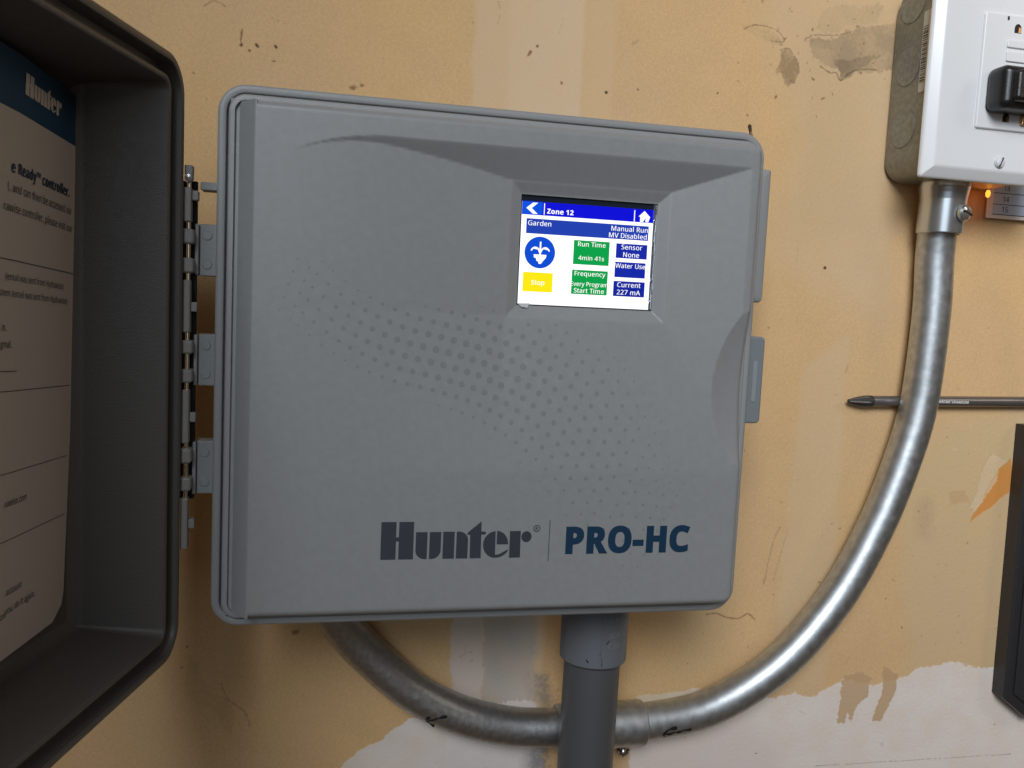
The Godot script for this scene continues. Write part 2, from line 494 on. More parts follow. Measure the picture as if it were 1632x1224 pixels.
	stain([Vector2(0.1715, 0.176), Vector2(0.179, 0.1775), Vector2(0.1835, 0.166), Vector2(0.1775, 0.157), Vector2(0.170, 0.166)], Color(0.57, 0.46, 0.33), 0.7, 0.005, 0.7)
	stain([Vector2(0.148, 0.186), Vector2(0.158, 0.189), Vector2(0.170, 0.188), Vector2(0.174, 0.181), Vector2(0.158, 0.182)], Color(0.6, 0.49, 0.35), 0.55, 0.005, 0.85)
	stain([Vector2(0.19, 0.192), Vector2(0.2, 0.203), Vector2(0.23, 0.208), Vector2(0.232, 0.198), Vector2(0.206, 0.19)], Color(0.74, 0.63, 0.48), 0.5, 0.006, 0.6)
	relief = 0.0
	var rip := Color(0.36, 0.27, 0.17)
	scratch([Vector2(0.197, 0.1705), Vector2(0.2035, 0.1675), Vector2(0.207, 0.168), Vector2(0.2105, 0.164), Vector2(0.2155, 0.1685), Vector2(0.222, 0.1712), Vector2(0.233, 0.1722)], 0.00035, rip, 0.55)
	scratch([Vector2(0.186, 0.184), Vector2(0.192, 0.187), Vector2(0.206, 0.1885), Vector2(0.215, 0.1915)], 0.0003, rip, 0.45)
	scratch([Vector2(0.1715, 0.1765), Vector2(0.1765, 0.178), Vector2(0.181, 0.1735)], 0.0003, rip, 0.5)
	scratch([Vector2(0.149, 0.1855), Vector2(0.154, 0.1882), Vector2(0.162, 0.1885), Vector2(0.170, 0.1862), Vector2(0.1735, 0.1815), Vector2(0.166, 0.1812)], 0.0003, rip, 0.5)
	for i in 45:
		speck(rng.randf_range(0.145, 0.245), rng.randf_range(0.15, 0.21), rng.randf_range(0.0003, 0.0014), rng.randf_range(0.0002, 0.0006), rng.randf_range(-1.6, 1.6), rip, rng.randf_range(0.2, 0.6))
	for i in 40:
		speck(rng.randf_range(0.13, 0.33), rng.randf_range(-0.18, -0.06), rng.randf_range(0.0003, 0.0012), rng.randf_range(0.0002, 0.0005), rng.randf_range(-1.6, 1.6), rip, rng.randf_range(0.15, 0.5))
	# grey plaster smudges behind the plastic conduit, and other blotches
	stain([Vector2(0.045, -0.175), Vector2(0.055, -0.18), Vector2(0.058, -0.2), Vector2(0.047, -0.196)], Color(0.45, 0.43, 0.42), 0.55, 0.006, 0.8, 0.003)
	stain([Vector2(0.046, -0.222), Vector2(0.058, -0.217), Vector2(0.058, -0.24), Vector2(0.044, -0.236)], Color(0.42, 0.41, 0.41), 0.65, 0.006, 0.8, 0.003)
	stain([Vector2(0.02, -0.16), Vector2(0.048, -0.158), Vector2(0.046, -0.184), Vector2(0.022, -0.186)], Color(0.66, 0.65, 0.65), 0.45, 0.006, 0.6, 0.004)
	stain([Vector2(0.11, -0.1945), Vector2(0.125, -0.1935), Vector2(0.168, -0.1955), Vector2(0.16, -0.2), Vector2(0.11, -0.2)], Color(0.86, 0.8, 0.7), 0.8, 0.002)
	stain([Vector2(-0.14, -0.16), Vector2(-0.13, -0.168), Vector2(-0.11, -0.195), Vector2(-0.117, -0.203), Vector2(-0.135, -0.18)], Color(0.7, 0.56, 0.38), 0.35, 0.006, 0.7)
	var dark := Color(0.25, 0.16, 0.08)
	var brown := Color(0.5, 0.36, 0.22)
	scratch([Vector2(0.1505, -0.1475), Vector2(0.157, -0.147), Vector2(0.163, -0.1495), Vector2(0.171, -0.1505), Vector2(0.177, -0.148), Vector2(0.182, -0.1515)], 0.0004, brown, 0.7)
	scratch([Vector2(0.23, -0.2465), Vector2(0.3, -0.2475), Vector2(0.372, -0.2485)], 0.0003, Color(0.6, 0.55, 0.5), 0.5)
	scratch([Vector2(-0.134, 0.165), Vector2(-0.129, 0.168), Vector2(-0.124, 0.166)], 0.0003, brown, 0.5)
	scratch([Vector2(-0.116, 0.156), Vector2(-0.1165, 0.151), Vector2(-0.116, 0.149)], 0.0004, brown, 0.7)
	scratch([Vector2(-0.102, 0.163), Vector2(-0.096, 0.161)], 0.0002, brown, 0.5)
	scratch([Vector2(-0.121, -0.176), Vector2(-0.117, -0.185), Vector2(-0.109, -0.192), Vector2(-0.106, -0.2)], 0.0005, Color(0.6, 0.48, 0.33), 0.3)
	scratch([Vector2(0.186, -0.13), Vector2(0.19, -0.105), Vector2(0.194, -0.095)], 0.0005, Color(0.58, 0.48, 0.36), 0.28)
	scratch([Vector2(0.192, -0.128), Vector2(0.196, -0.11), Vector2(0.199, -0.098)], 0.0004, Color(0.58, 0.48, 0.36), 0.25)
	speck(-0.0838, -0.1495, 0.0024, 0.0014, 0.7, Color(0.5, 0.35, 0.2), 0.6)
	speck(-0.1165, 0.1485, 0.0008, 0.0005, 0, dark, 0.9)
	speck(-0.1125, 0.1465, 0.0007, 0.0005, 0, dark, 0.9)
	speck(-0.109, 0.1492, 0.0011, 0.0006, -0.8, dark, 0.95)
	speck(-0.1, 0.1495, 0.001, 0.0006, -1.0, dark, 0.8)
	speck(-0.1007, 0.1425, 0.0008, 0.0005, 0, dark, 0.7)
	speck(-0.062, 0.1335, 0.002, 0.0012, 0.3, brown, 0.7)
	speck(-0.0575, 0.135, 0.001, 0.0008, 0.3, brown, 0.7)
	speck(0.0285, 0.16, 0.0022, 0.0008, 1.0, brown, 0.8)
	speck(0.0325, 0.164, 0.001, 0.0007, 1.0, dark, 0.6)
	speck(0.0715, 0.144, 0.0008, 0.0008, 0, dark, 0.9)
	speck(0.0465, 0.1465, 0.001, 0.0006, -1.2, brown, 0.8)
	speck(0.21, 0.058, 0.001, 0.0008, 0.4, dark, 0.9)
	speck(0.171, 0.151, 0.0012, 0.0007, 1.2, brown, 0.8)
	speck(0.1545, 0.1395, 0.0006, 0.0008, 0, brown, 0.7)
	speck(0.17, -0.009, 0.0025, 0.0006, -0.6, brown, 0.75)
	speck(0.177, 0.022, 0.0007, 0.0005, 0, brown, 0.7)
	for i in 110:
		var x := rng.randf_range(WX0, WX1)
		var y := rng.randf_range(WY0, WY1)
		speck(x, y, rng.randf_range(0.0003, 0.0009), rng.randf_range(0.0002, 0.0005), rng.randf_range(-1.6, 1.6), dark.lerp(brown, rng.randf()), rng.randf_range(0.25, 0.75))
	for i in 60:
		speck(rng.randf_range(WX0, WX1), rng.randf_range(WY0, WY1), rng.randf_range(0.001, 0.0035), rng.randf_range(0.0004, 0.0012), rng.randf_range(0, PI), Color(0.92, 0.82, 0.68) if i % 2 else Color(0.62, 0.49, 0.34), rng.randf_range(0.12, 0.3))
	for i in 26:
		var p := Vector2(rng.randf_range(-0.1, 0.3), rng.randf_range(-0.24, 0.21))
		var d := Vector2.from_angle(rng.randf_range(-2, 2)) * rng.randf_range(0.003, 0.012)
		scratch([p, p + d * 0.5 + Vector2(rng.randf_range(-0.001, 0.001), 0.0007), p + d], 0.00025, brown, rng.randf_range(0.15, 0.4))
	var im := Image.create_from_data(ww, wh, false, Image.FORMAT_RGB8, wb)
	return ImageTexture.create_from_image(im)

func build_wall() -> void:
	var st := tool()
	var z := Vector3(0, 0, 1)
	var a := Vector3(WX0, WY0, 0); var b := Vector3(WX1, WY0, 0); var c := Vector3(WX1, WY1, 0); var d := Vector3(WX0, WY1, 0)
	tri(st, a, b, c, z, z, z, Vector2(0, 1), Vector2(1, 1), Vector2(1, 0))
	tri(st, a, c, d, z, z, z, Vector2(0, 1), Vector2(1, 0), Vector2(0, 0))
	var mesh := st.commit()
	var ring := tool()
	var X0 := -1.1; var X1 := 1.3; var Y0 := -0.95; var Y1 := 0.85
	quad(ring, Vector3(X0, Y0, 0), Vector3(X1, Y0, 0), Vector3(X1, WY0, 0), Vector3(X0, WY0, 0), z)
	quad(ring, Vector3(X0, WY1, 0), Vector3(X1, WY1, 0), Vector3(X1, Y1, 0), Vector3(X0, Y1, 0), z)
	quad(ring, Vector3(X0, WY0, 0), Vector3(WX0, WY0, 0), Vector3(WX0, WY1, 0), Vector3(X0, WY1, 0), z)
	quad(ring, Vector3(WX1, WY0, 0), Vector3(X1, WY0, 0), Vector3(X1, WY1, 0), Vector3(WX1, WY1, 0), z)
	var t := -0.0125
	quad(ring, Vector3(X0, Y0, t), Vector3(X1, Y0, t), Vector3(X1, Y1, t), Vector3(X0, Y1, t), -z)
	quad(ring, Vector3(X0, Y0, t), Vector3(X1, Y0, t), Vector3(X1, Y0, 0), Vector3(X0, Y0, 0), Vector3.DOWN)
	quad(ring, Vector3(X0, Y1, t), Vector3(X1, Y1, t), Vector3(X1, Y1, 0), Vector3(X0, Y1, 0), Vector3.UP)
	quad(ring, Vector3(X0, Y0, t), Vector3(X0, Y1, t), Vector3(X0, Y1, 0), Vector3(X0, Y0, 0), Vector3.LEFT)
	quad(ring, Vector3(X1, Y0, t), Vector3(X1, Y1, t), Vector3(X1, Y1, 0), Vector3(X1, Y0, 0), Vector3.RIGHT)
	ring.commit(mesh)
	var bump := normal_of(noise(0.12, 512, 4, 61), 1.5)
	var m := mat(Color.WHITE, 0.82)
	m.albedo_texture = paint_wall()
	m.texture_repeat = false
	m.normal_enabled = true
	var n_im := Image.create_from_data(ww, wh, false, Image.FORMAT_L8, hb)
	m.normal_texture = normal_of(n_im, 7.0)
	m.normal_scale = 0.3
	var r := mat(Color.WHITE, 0.82)
	r.albedo_texture = ramp_texture(noise(0.05, 256, 4, 15), TAN.darkened(0.04), TAN.lightened(0.04))
	r.uv1_triplanar = true
	r.uv1_world_triplanar = true
	r.uv1_scale = Vector3.ONE * 5.0
	r.normal_enabled = true
	r.normal_texture = bump
	r.normal_scale = 0.2
	var o := MeshInstance3D.new()
	o.name = "wall"
	mesh.surface_set_material(0, m)
	mesh.surface_set_material(1, r)
	o.mesh = mesh
	o.set_meta("kind", "structure")
	o.set_meta("label", "bare tan drywall with a pale taped joint and torn white patches")
	add_child(o, true)

# ------------------------------------------------------------------ the controller
const FX0 := -0.0992
const FX1 := 0.1090
const FY0 := -0.1008
const FY1 := 0.1002
const FZ := 0.110

func face_depth(x: float, y: float) -> float:
	var arc := 0.0905 - 6.0 * pow(maxf(0.0, -0.05 - x), 2.0)
	var d_top := 0.6 * (arc - y)
	var full := 0.007 * (1.0 if x >= 0.0 else pow(maxf(0.0, 1.0 + x / 0.088), 1.7))
	var lower := pow(clampf((y + 0.042) / 0.0651, 0.0, 1.0), 1.15)
	var d_right := 0.21 * (0.1040 - x)
	var d := maxf(0.0, minf(minf(d_top, full * lower), d_right))
	# bevelled frame round the screen
	var e := minf(minf(x - 0.0010, 0.0706 - x), minf(y - 0.0229, 0.0786 - y))
	if e > 0.0:
		d += 0.0024 * minf(e / 0.0046, 1.0)
	# round finger grip at the right edge
	var rho := Vector2(x - 0.1235, y + 0.0045).length() / 0.038
	if rho < 1.0:
		d = maxf(d, 0.0062 * (1.0 - rho * rho))
	return d

func face_z(x: float, y: float) -> float:
	var z := FZ - face_depth(x, y)
	var r := 0.0028
	for e in [FX1 - x, FY1 - y, y - FY0]:
		if e < r:
			z -= r - sqrt(maxf(0.0, r * r - (r - maxf(e, 0.0)) * (r - maxf(e, 0.0))))
	return z

func face_normal(x: float, y: float) -> Vector3:
	var h := 0.00035
	var xa := maxf(x - h, FX0); var xb := minf(x + h, FX1); var ya := maxf(y - h, FY0); var yb := minf(y + h, FY1)
	return Vector3(-(face_z(xb, y) - face_z(xa, y)) / (xb - xa), -(face_z(x, yb) - face_z(x, ya)) / (yb - ya), 1).normalized()

func marks(a: float, b: float, step: float, extra: Array) -> Array:
	var out := extra.duplicate()
	var n := int(round((b - a) / step))
	for i in n + 1:
		var v := lerpf(a, b, float(i) / n)
		var near := false
		for e in extra:
			near = near or absf(e - v) < step * 0.3
		if not near:
			out.append(v)
	out.sort()
	return out

const SX0 := 0.0058
const SX1 := 0.0658
const SY0 := 0.0279
const SY1 := 0.0737

func face_panel(parent: Node3D) -> void:
	var st := tool()
	var xs := marks(FX0, FX1, 0.0009, [FX0, SX0, SX1, FX1, FX1 - 0.0004, FX1 - 0.0009, FX1 - 0.0018, FX1 - 0.0028])
	var ys := marks(FY0, FY1, 0.0009, [FY0, SY0, SY1, FY1, FY1 - 0.0004, FY1 - 0.0009, FY1 - 0.0018, FY1 - 0.0028, FY0 + 0.0004, FY0 + 0.0009, FY0 + 0.0018, FY0 + 0.0028])
	var pos := []
	var nor := []
	var rc := 0.0045
	for y in ys:
		var row := []
		var rown := []
		for x in xs:
			var px: float = x
			var py: float = y
			for cy in [FY1 - rc, FY0 + rc]:
				var v := Vector2(x - (FX1 - rc), y - cy)
				if v.x > 0 and v.y * cy > 0 and maxf(absf(v.x), absf(v.y)) > 0:
					var k := maxf(absf(v.x), absf(v.y)) / v.length()
					px = FX1 - rc + v.x * k; py = cy + v.y * k
			row.append(Vector3(px, py, face_z(x, y)))
			rown.append(face_normal(x, y))
		pos.append(row); nor.append(rown)
	for j in ys.size() - 1:
		for i in xs.size() - 1:
			var mx: float = (xs[i] + xs[i + 1]) / 2; var my: float = (ys[j] + ys[j + 1]) / 2
			if mx > SX0 and mx < SX1 and my > SY0 and my < SY1:
				continue
			tri(st, pos[j][i], pos[j][i + 1], pos[j + 1][i + 1], nor[j][i], nor[j][i + 1], nor[j + 1][i + 1])
			tri(st, pos[j][i], pos[j + 1][i + 1], pos[j + 1][i], nor[j][i], nor[j + 1][i + 1], nor[j + 1][i])
	# the left flank: rounded shoulder, then a sloping side down into the case
	var shoulder := [[FX0, FZ, 0.0], [FX0 - 0.0006, FZ - 0.0002, 0.3], [FX0 - 0.0011, FZ - 0.0007, 0.75], [FX0 - 0.007, FZ - 0.0075, 0.86], [FX0 - 0.0072, FZ - 0.012, 1.4]]
	for i in shoulder.size() - 1:
		var s0: Array = shoulder[i]; var s1: Array = shoulder[i + 1]
		var n0 := Vector3(-sin(s0[2]), 0, cos(s0[2])); var n1 := Vector3(-sin(s1[2]), 0, cos(s1[2]))
		var a := Vector3(s0[0], FY0, s0[1]); var b := Vector3(s1[0], FY0, s1[1]); var c := Vector3(s1[0], FY1, s1[1]); var d := Vector3(s0[0], FY1, s0[1])
		tri(st, a, b, c, n0, n1, n1); tri(st, a, c, d, n0, n1, n0)
		for y in [FY0, FY1]:
			var n := Vector3(0, signf(y), 0)
			quad(st, Vector3(s0[0], y, s0[1]), Vector3(s1[0], y, s1[1]), Vector3(s1[0], y, 0.096), Vector3(s0[0], y, 0.096), n)
	# skirts along top, bottom and right
	var last := xs.size() - 1
	for i in last:
		for j in [0, ys.size() - 1]:
			var n := Vector3(0, -1.0 if j == 0 else 1.0, 0)
			var a: Vector3 = pos[j][i]; var b: Vector3 = pos[j][i + 1]
			quad(st, a, b, Vector3(b.x, b.y, 0.096), Vector3(a.x, a.y, 0.096), n)
	for j in ys.size() - 1:
		var a: Vector3 = pos[j][last]; var b: Vector3 = pos[j + 1][last]
		quad(st, a, b, Vector3(b.x, b.y, 0.09), Vector3(a.x, a.y, 0.09), Vector3.RIGHT)
	# walls of the screen window
	for e in [[SX0, SY0, SX1, SY0, Vector3.UP], [SX0, SY1, SX1, SY1, Vector3.DOWN], [SX0, SY0, SX0, SY1, Vector3.RIGHT], [SX1, SY0, SX1, SY1, Vector3.LEFT]]:
		quad(st, Vector3(e[0], e[1], 0.1006), Vector3(e[2], e[3], 0.1006), Vector3(e[2], e[3], 0.097), Vector3(e[0], e[1], 0.097), e[4])
	part("face_panel", st, M.face, parent)

func halftone(parent: Node3D) -> void:
	var st := tool()
	var base := [Vector2(-0.0805, 0.0335), Vector2(-0.0634, 0.0207), Vector2(-0.0439, 0.012), Vector2(-0.0229, 0.0073), Vector2(-0.003, 0.0016), Vector2(0.0158, -0.0084), Vector2(0.0337, -0.0235), Vector2(0.0498, -0.0432), Vector2(0.0572, -0.0548)]
	var us := [0.0, 4.0, 8.0, 12.0, 16.0, 20.0, 24.0, 28.0, 30.0]
	for i in range(-1, 34):
		var u := float(i)
		var s := 0
		while s < us.size() - 2 and us[s + 1] < u:
			s += 1
		var f: float = (u - us[s]) / (us[s + 1] - us[s])
		var p0: Vector2 = base[maxi(s - 1, 0)]; var p1: Vector2 = base[s]; var p2: Vector2 = base[s + 1]; var p3: Vector2 = base[mini(s + 2, base.size() - 1)]
		var c := p1.cubic_interpolate(p2, p0, p3, clampf(f, 0, 1)) + (p2 - p1) * (maxf(f - 1.0, 0.0) + minf(f, 0.0))
		var w := clampf(u / 30.0, 0, 1)
		var off := Vector2(0.0016, 0.0050).lerp(Vector2(0.0027, 0.0052), w)
		var centre := lerpf(-0.7, 0.9, w)
		var half := lerpf(3.0, 6.2, smoothstep(0.1, 0.9, w))
		var most := 0.00122 * smoothstep(-0.2, 0.42, w) * lerpf(1.0, 0.72, smoothstep(0.55, 0.8, w)) * (1.0 - 0.75 * smoothstep(0.78, 1.1, w)) + 0.0002
		for k in range(-6, 8):
			var g := 1.0 - pow((k - centre) / half, 2.0)
			if g <= 0.0:
				continue
			var r := most * pow(g, 0.55)
			if r < 0.00022:
				continue
			var q := c + off * k
			if q.x > -0.0008 and q.y > 0.0215 or q.x > 0.1 or q.x < -0.095:
				continue
			var ring := []
			for a in 14:
				var v := q + Vector2.from_angle(TAU * a / 14.0) * r
				ring.append(Vector3(v.x, v.y, face_z(v.x, v.y) + 0.00012))
			var n := face_normal(q.x, q.y)
			var mid := Vector3(q.x, q.y, face_z(q.x, q.y) + 0.00012)
			for a in 14:
				tri(st, mid, ring[a], ring[(a + 1) % 14], n, n, n)
	part("dot_print", st, M.dots, parent)

# the heavy serifless wordmark, one unit = cap height
func arc_pts(c: Vector2, r: Vector2, a0: float, a1: float, n := 12) -> Array:
	var out := []
	for i in n + 1:
		var a := deg_to_rad(lerpf(a0, a1, float(i) / n))
		out.append(c + Vector2(cos(a) * r.x, sin(a) * r.y))
	return out

func wordmark() -> Array:
	var p := []
	p.append([Vector2(0.0, 0), Vector2(0.392, 0), Vector2(0.392, 0.485), Vector2(0.466, 0.485), Vector2(0.466, 0), Vector2(0.853, 0), Vector2(0.853, 1.01), Vector2(0.466, 1.01), Vector2(0.466, 0.6), Vector2(0.392, 0.6), Vector2(0.392, 1.01), Vector2(0.0, 1.01)])
	p.append([Vector2(0.912, 0.73)] + arc_pts(Vector2(1.16, 0.235), Vector2(0.248, 0.235), 180, 270, 8) + [Vector2(1.217, 0), Vector2(1.217, 0.73)])
	p.append([Vector2(1.277, 0.73), Vector2(1.277, 0)] + arc_pts(Vector2(1.34, 0.24), Vector2(0.24, 0.24), 270, 360, 8) + [Vector2(1.58, 0.73)])
	p.append([Vector2(1.635, 0), Vector2(1.942, 0), Vector2(1.942, 0.735), Vector2(1.635, 0.735)])
	p.append([Vector2(1.995, 0), Vector2(2.306, 0)] + arc_pts(Vector2(2.066, 0.50), Vector2(0.24, 0.235), 0, 90, 8) + [Vector2(1.995, 0.735)])
	p.append([Vector2(2.37, 0), Vector2(2.67, 0), Vector2(2.66, 0.645), Vector2(2.755, 0.65)] + arc_pts(Vector2(2.75, 0.69), Vector2(0.04, 0.04), -80, 80, 5) + [Vector2(2.66, 0.73), Vector2(2.655, 1.01), Vector2(2.31, 0.72), Vector2(2.27, 0.655), Vector2(2.36, 0.645)])
	p.append([Vector2(3.05, 0.735)] + arc_pts(Vector2(3.06, 0.37), Vector2(0.34, 0.365), 95, 262, 18) + arc_pts(Vector2(3.06, 0.37), Vector2(0.4, 0.365), 275, 330, 8) + [Vector2(3.408, 0.235), Vector2(3.17, 0.1), Vector2(3.058, 0.088)])
	p.append([Vector2(3.09, 0.372), Vector2(3.41, 0.372)] + arc_pts(Vector2(3.09, 0.372), Vector2(0.318, 0.37), 4, 90, 9))
	p.append([Vector2(3.45, 0), Vector2(3.75, 0), Vector2(3.742, 0.735), Vector2(3.445, 0.735)])
	p.append(arc_pts(Vector2(3.908, 0.575), Vector2(0.142, 0.152), 0, 345, 22) )
	return p

func draw_wordmark(st: SurfaceTool, mapper: Callable, facing: Vector3) -> void:
	for poly in wordmark():
		var pts := PackedVector2Array(poly)
		var ids := Geometry2D.triangulate_polygon(pts)
		for i in range(0, ids.size(), 3):
			tri(st, mapper.call(pts[ids[i]]), mapper.call(pts[ids[i + 1]]), mapper.call(pts[ids[i + 2]]), facing, facing, facing)

func ui_point(s: float, t: float, z: float) -> Vector3:
	return Vector3(lerpf(0.0064, 0.0645, s), lerpf(0.0711, 0.0284, t), z)

func ui_tile(called: String, s0: float, t0: float, s1: float, t1: float, c: Color, e: float, parent: Node3D, z := 0.1001) -> void:
	var st := tool()
	var a := ui_point(s0, t1, z); var b := ui_point(s1, t0, z)
	plate(st, a.x, b.x, a.y, b.y, z - 0.00005, z, 0.00015, 0.00004)
	part(called, st, glow(c, e), parent)

func ui_text(s: String, x: float, t: float, cap: float, align: int, parent: Node3D, m: Material, bold := false, sq := 1.12) -> void:
	var st := tool()
	var p := ui_point(x, t, 0.1003)
	letters(st, s, cap, align, flat_at(p.x, p.y - cap / 2.0, p.z), Vector3(0, 0, 1), bold, sq)
	part("lettering", st, m, parent)

func build_screen(parent: Node3D) -> void:
	var st := tool()
	plate(st, SX0 - 0.002, SX1 + 0.002, SY0 - 0.002, SY1 + 0.002, 0.0985, 0.0996, 0.0005, 0.0002)
	var back := part("screen", st, mat(lin(0.012, 0.02, 0.03), 0.12), parent)
	back.set_meta("label", "lit colour touch screen showing a zone menu")
	ui_tile("screen_glass", 0.0, 0.0, 1.0, 1.0, Color(1, 1, 1), 1.25, back, 0.09985)
	ui_tile("title_bar", 0.0, 0.0, 1.0, 0.130, Color(0.01, 0.03, 0.86), 0.95, back)
	ui_tile("back_button", 0.004, 0.004, 0.15, 0.126, Color(0.0, 0.32, 0.9), 0.95, back, 0.10014)
	ui_tile("zone_banner", 0.037, 0.165, 0.966, 0.310, Color(0.13, 0.28, 0.76), 0.8, back)
	ui_tile("stop_button", 0.03, 0.685, 0.252, 0.875, Color(1.0, 0.88, 0.04), 1.1, back)
	ui_tile("run_time_tile", 0.398, 0.346, 0.671, 0.583, Color(0.0, 0.66, 0.3), 0.9, back)
	ui_tile("frequency_tile", 0.395, 0.637, 0.669, 0.877, Color(0.0, 0.66, 0.3), 0.9, back)
	ui_tile("sensor_tile", 0.722, 0.352, 0.964, 0.497, Color(0.08, 0.18, 0.72), 0.8, back)
	ui_tile("water_tile", 0.720, 0.535, 0.958, 0.688, Color(0.07, 0.17, 0.72), 0.8, back)
	ui_tile("current_tile", 0.717, 0.726, 0.961, 0.878, Color(0.06, 0.16, 0.68), 0.8, back)
	var disc := tool()
	var cc := ui_point(0.147, 0.490, 0.0999)
	lathe(disc, [[0.0066, 0.0], [0.0066, 0.0002], [0.0, 0.0002]], Transform3D(Basis(), cc), 40)
	part("sprinkler_button", disc, glow(Color(0.0, 0.31, 0.86), 0.9), back)
	var w := glow(Color(1, 1, 1), 1.15)
	var holder := [tool()]
	var draw := func(pts: Array) -> void:
		var pv := PackedVector2Array()
		for p in pts:
			var q := ui_point(p.x, p.y, 0.0)
			pv.append(Vector2(q.x, q.y))
		fill(holder[0], pv, 0.10034)
	# fountain head: jet, two arms, stepped nozzle
	draw.call([Vector2(0.142, 0.385), Vector2(0.154, 0.385), Vector2(0.154, 0.52), Vector2(0.142, 0.52)])
	for s in [-1.0, 1.0]:
		var outer := []
		var inner := []
		for i in 9:
			var a := i / 8.0 * PI * 0.9
			outer.append(Vector2(0.148 + s * (0.037 - 0.037 * cos(a)), 0.49 - 0.055 * sin(a)))
			inner.append(Vector2(0.148 + s * (0.037 - 0.027 * cos(a)), 0.49 - 0.040 * sin(a)))
		inner.reverse()
		draw.call(outer + inner)
	draw.call([Vector2(0.1, 0.51), Vector2(0.196, 0.51), Vector2(0.192, 0.54), Vector2(0.175, 0.548), Vector2(0.172, 0.572), Vector2(0.16, 0.578), Vector2(0.157, 0.6), Vector2(0.139, 0.6), Vector2(0.136, 0.578), Vector2(0.122, 0.572), Vector2(0.12, 0.548), Vector2(0.103, 0.54)])
	part("fountain_icon", holder[0], w, back)
	holder[0] = tool()
	draw.call([Vector2(0.03, 0.066), Vector2(0.08, 0.012), Vector2(0.116, 0.012), Vector2(0.07, 0.066), Vector2(0.116, 0.12), Vector2(0.08, 0.12)])
	part("back_icon", holder[0], w, back)
	holder[0] = tool()
	draw.call([Vector2(0.1605, 0.012), Vector2(0.1665, 0.012), Vector2(0.1665, 0.122), Vector2(0.1605, 0.122)])
	part("separator", holder[0], w, back)
	holder[0] = tool()
	draw.call([Vector2(0.845, 0.015), Vector2(0.8515, 0.015), Vector2(0.8515, 0.128), Vector2(0.845, 0.128)])
	part("separator", holder[0], w, back)
	holder[0] = tool()
	draw.call([Vector2(0.925, 0.016), Vector2(0.97, 0.074), Vector2(0.957, 0.074), Vector2(0.957, 0.126), Vector2(0.935, 0.126), Vector2(0.935, 0.085), Vector2(0.916, 0.085), Vector2(0.916, 0.126), Vector2(0.893, 0.126), Vector2(0.893, 0.074), Vector2(0.88, 0.074)])
	part("home_icon", holder[0], w, back)
	ui_text("Zone 12", 0.185, 0.085, 0.0020, -1, back, w, true)
	ui_text("Garden", 0.049, 0.208, 0.0020, -1, back, w)
	ui_text("Manual Run", 0.958, 0.207, 0.0020, 1, back, w)
	ui_text("MV Disabled", 0.953, 0.274, 0.0020, 1, back, w)
	ui_text("Run Time", 0.534, 0.382, 0.0019, 0, back, w)
	ui_text("4min 41s", 0.534, 0.517, 0.0018, 0, back, w)
	ui_text("Frequency", 0.532, 0.672, 0.0019, 0, back, w)
	ui_text("Every Program", 0.531, 0.775, 0.0018, 0, back, w, false, 1.02)
	ui_text("Start Time", 0.53, 0.840, 0.0019, 0, back, w)
	ui_text("Sensor", 0.842, 0.385, 0.0020, 0, back, w)
	ui_text("None", 0.84, 0.46, 0.0020, 0, back, w)
	ui_text("Water Use", 0.838, 0.572, 0.0019, 0, back, w)
	ui_text("Current", 0.836, 0.762, 0.0020, 0, back, w)
	ui_text("227 mA", 0.836, 0.836, 0.0020, 0, back, w)
	ui_text("Stop", 0.141, 0.783, 0.0019, 0, back, w)
	# protective film, wrinkled and lifting along the right edge and at the lower left corner
	var film := tool()
	var clear := mat(Color(0.9, 0.95, 1.0, 0.12), 0.06)
	clear.transparency = BaseMaterial3D.TRANSPARENCY_ALPHA
	var lastp := []
	for j in 30:
		var y := lerpf(SY0 + 0.0004, SY1 - 0.0004, j / 29.0)
		var row := []
		for i in 5:
			var x := lerpf(0.0640, SX1 - 0.0002, i / 4.0)
			row.append(Vector3(x, y, 0.1006 + (rng.randf_range(-0.0002, 0.0005) if i > 0 else 0.0) + 0.0004 * sin(j * 0.9 + i)))
		if j > 0:
			for i in 4:
				var a: Vector3 = lastp[i]; var b: Vector3 = lastp[i + 1]; var c: Vector3 = row[i + 1]; var d: Vector3 = row[i]
				var n := (b - a).cross(c - a).normalized()
				tri(film, a, b, c, n, n, n)
				n = (c - a).cross(d - a).normalized()
				tri(film, a, c, d, n, n, n)
		lastp = row
	part("protective_film", film, clear, back)
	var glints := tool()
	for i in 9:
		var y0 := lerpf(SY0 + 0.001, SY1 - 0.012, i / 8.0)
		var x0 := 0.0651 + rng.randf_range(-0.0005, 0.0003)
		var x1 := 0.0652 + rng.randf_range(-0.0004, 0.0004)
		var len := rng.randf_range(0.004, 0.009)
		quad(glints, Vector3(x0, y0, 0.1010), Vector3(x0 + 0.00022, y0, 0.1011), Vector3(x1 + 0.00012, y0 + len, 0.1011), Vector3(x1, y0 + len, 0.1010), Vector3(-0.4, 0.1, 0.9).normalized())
	part("film_crease_glints", glints, mat(lin(0.6, 0.66, 0.72), 0.2), back).set_meta("kind", "stuff")  # pale slivers: glints along the film wrinkles put in as colour
	var tab := tool()
	tri(tab, Vector3(0.0062, 0.0286, 0.1008), Vector3(0.0115, 0.0288, 0.1007), Vector3(0.0102, 0.0268, 0.1019), Vector3(0, 0, 1), Vector3(0, 0, 1), Vector3(0, 0.3, 1))
	tri(tab, Vector3(0.0062, 0.0286, 0.1008), Vector3(0.0102, 0.0268, 0.1019), Vector3(0.0075, 0.0272, 0.1022), Vector3(0, 0, 1), Vector3(0.2, 0, 1), Vector3(-0.3, 0, 1))
	part("film_corner", tab, mat(lin(0.6, 0.62, 0.63), 0.2), back)
	var light := AreaLight3D.new()
	light.name = "screen_light"
	light.area_size = Vector2(0.058, 0.043)
	light.area_normalize_energy = true
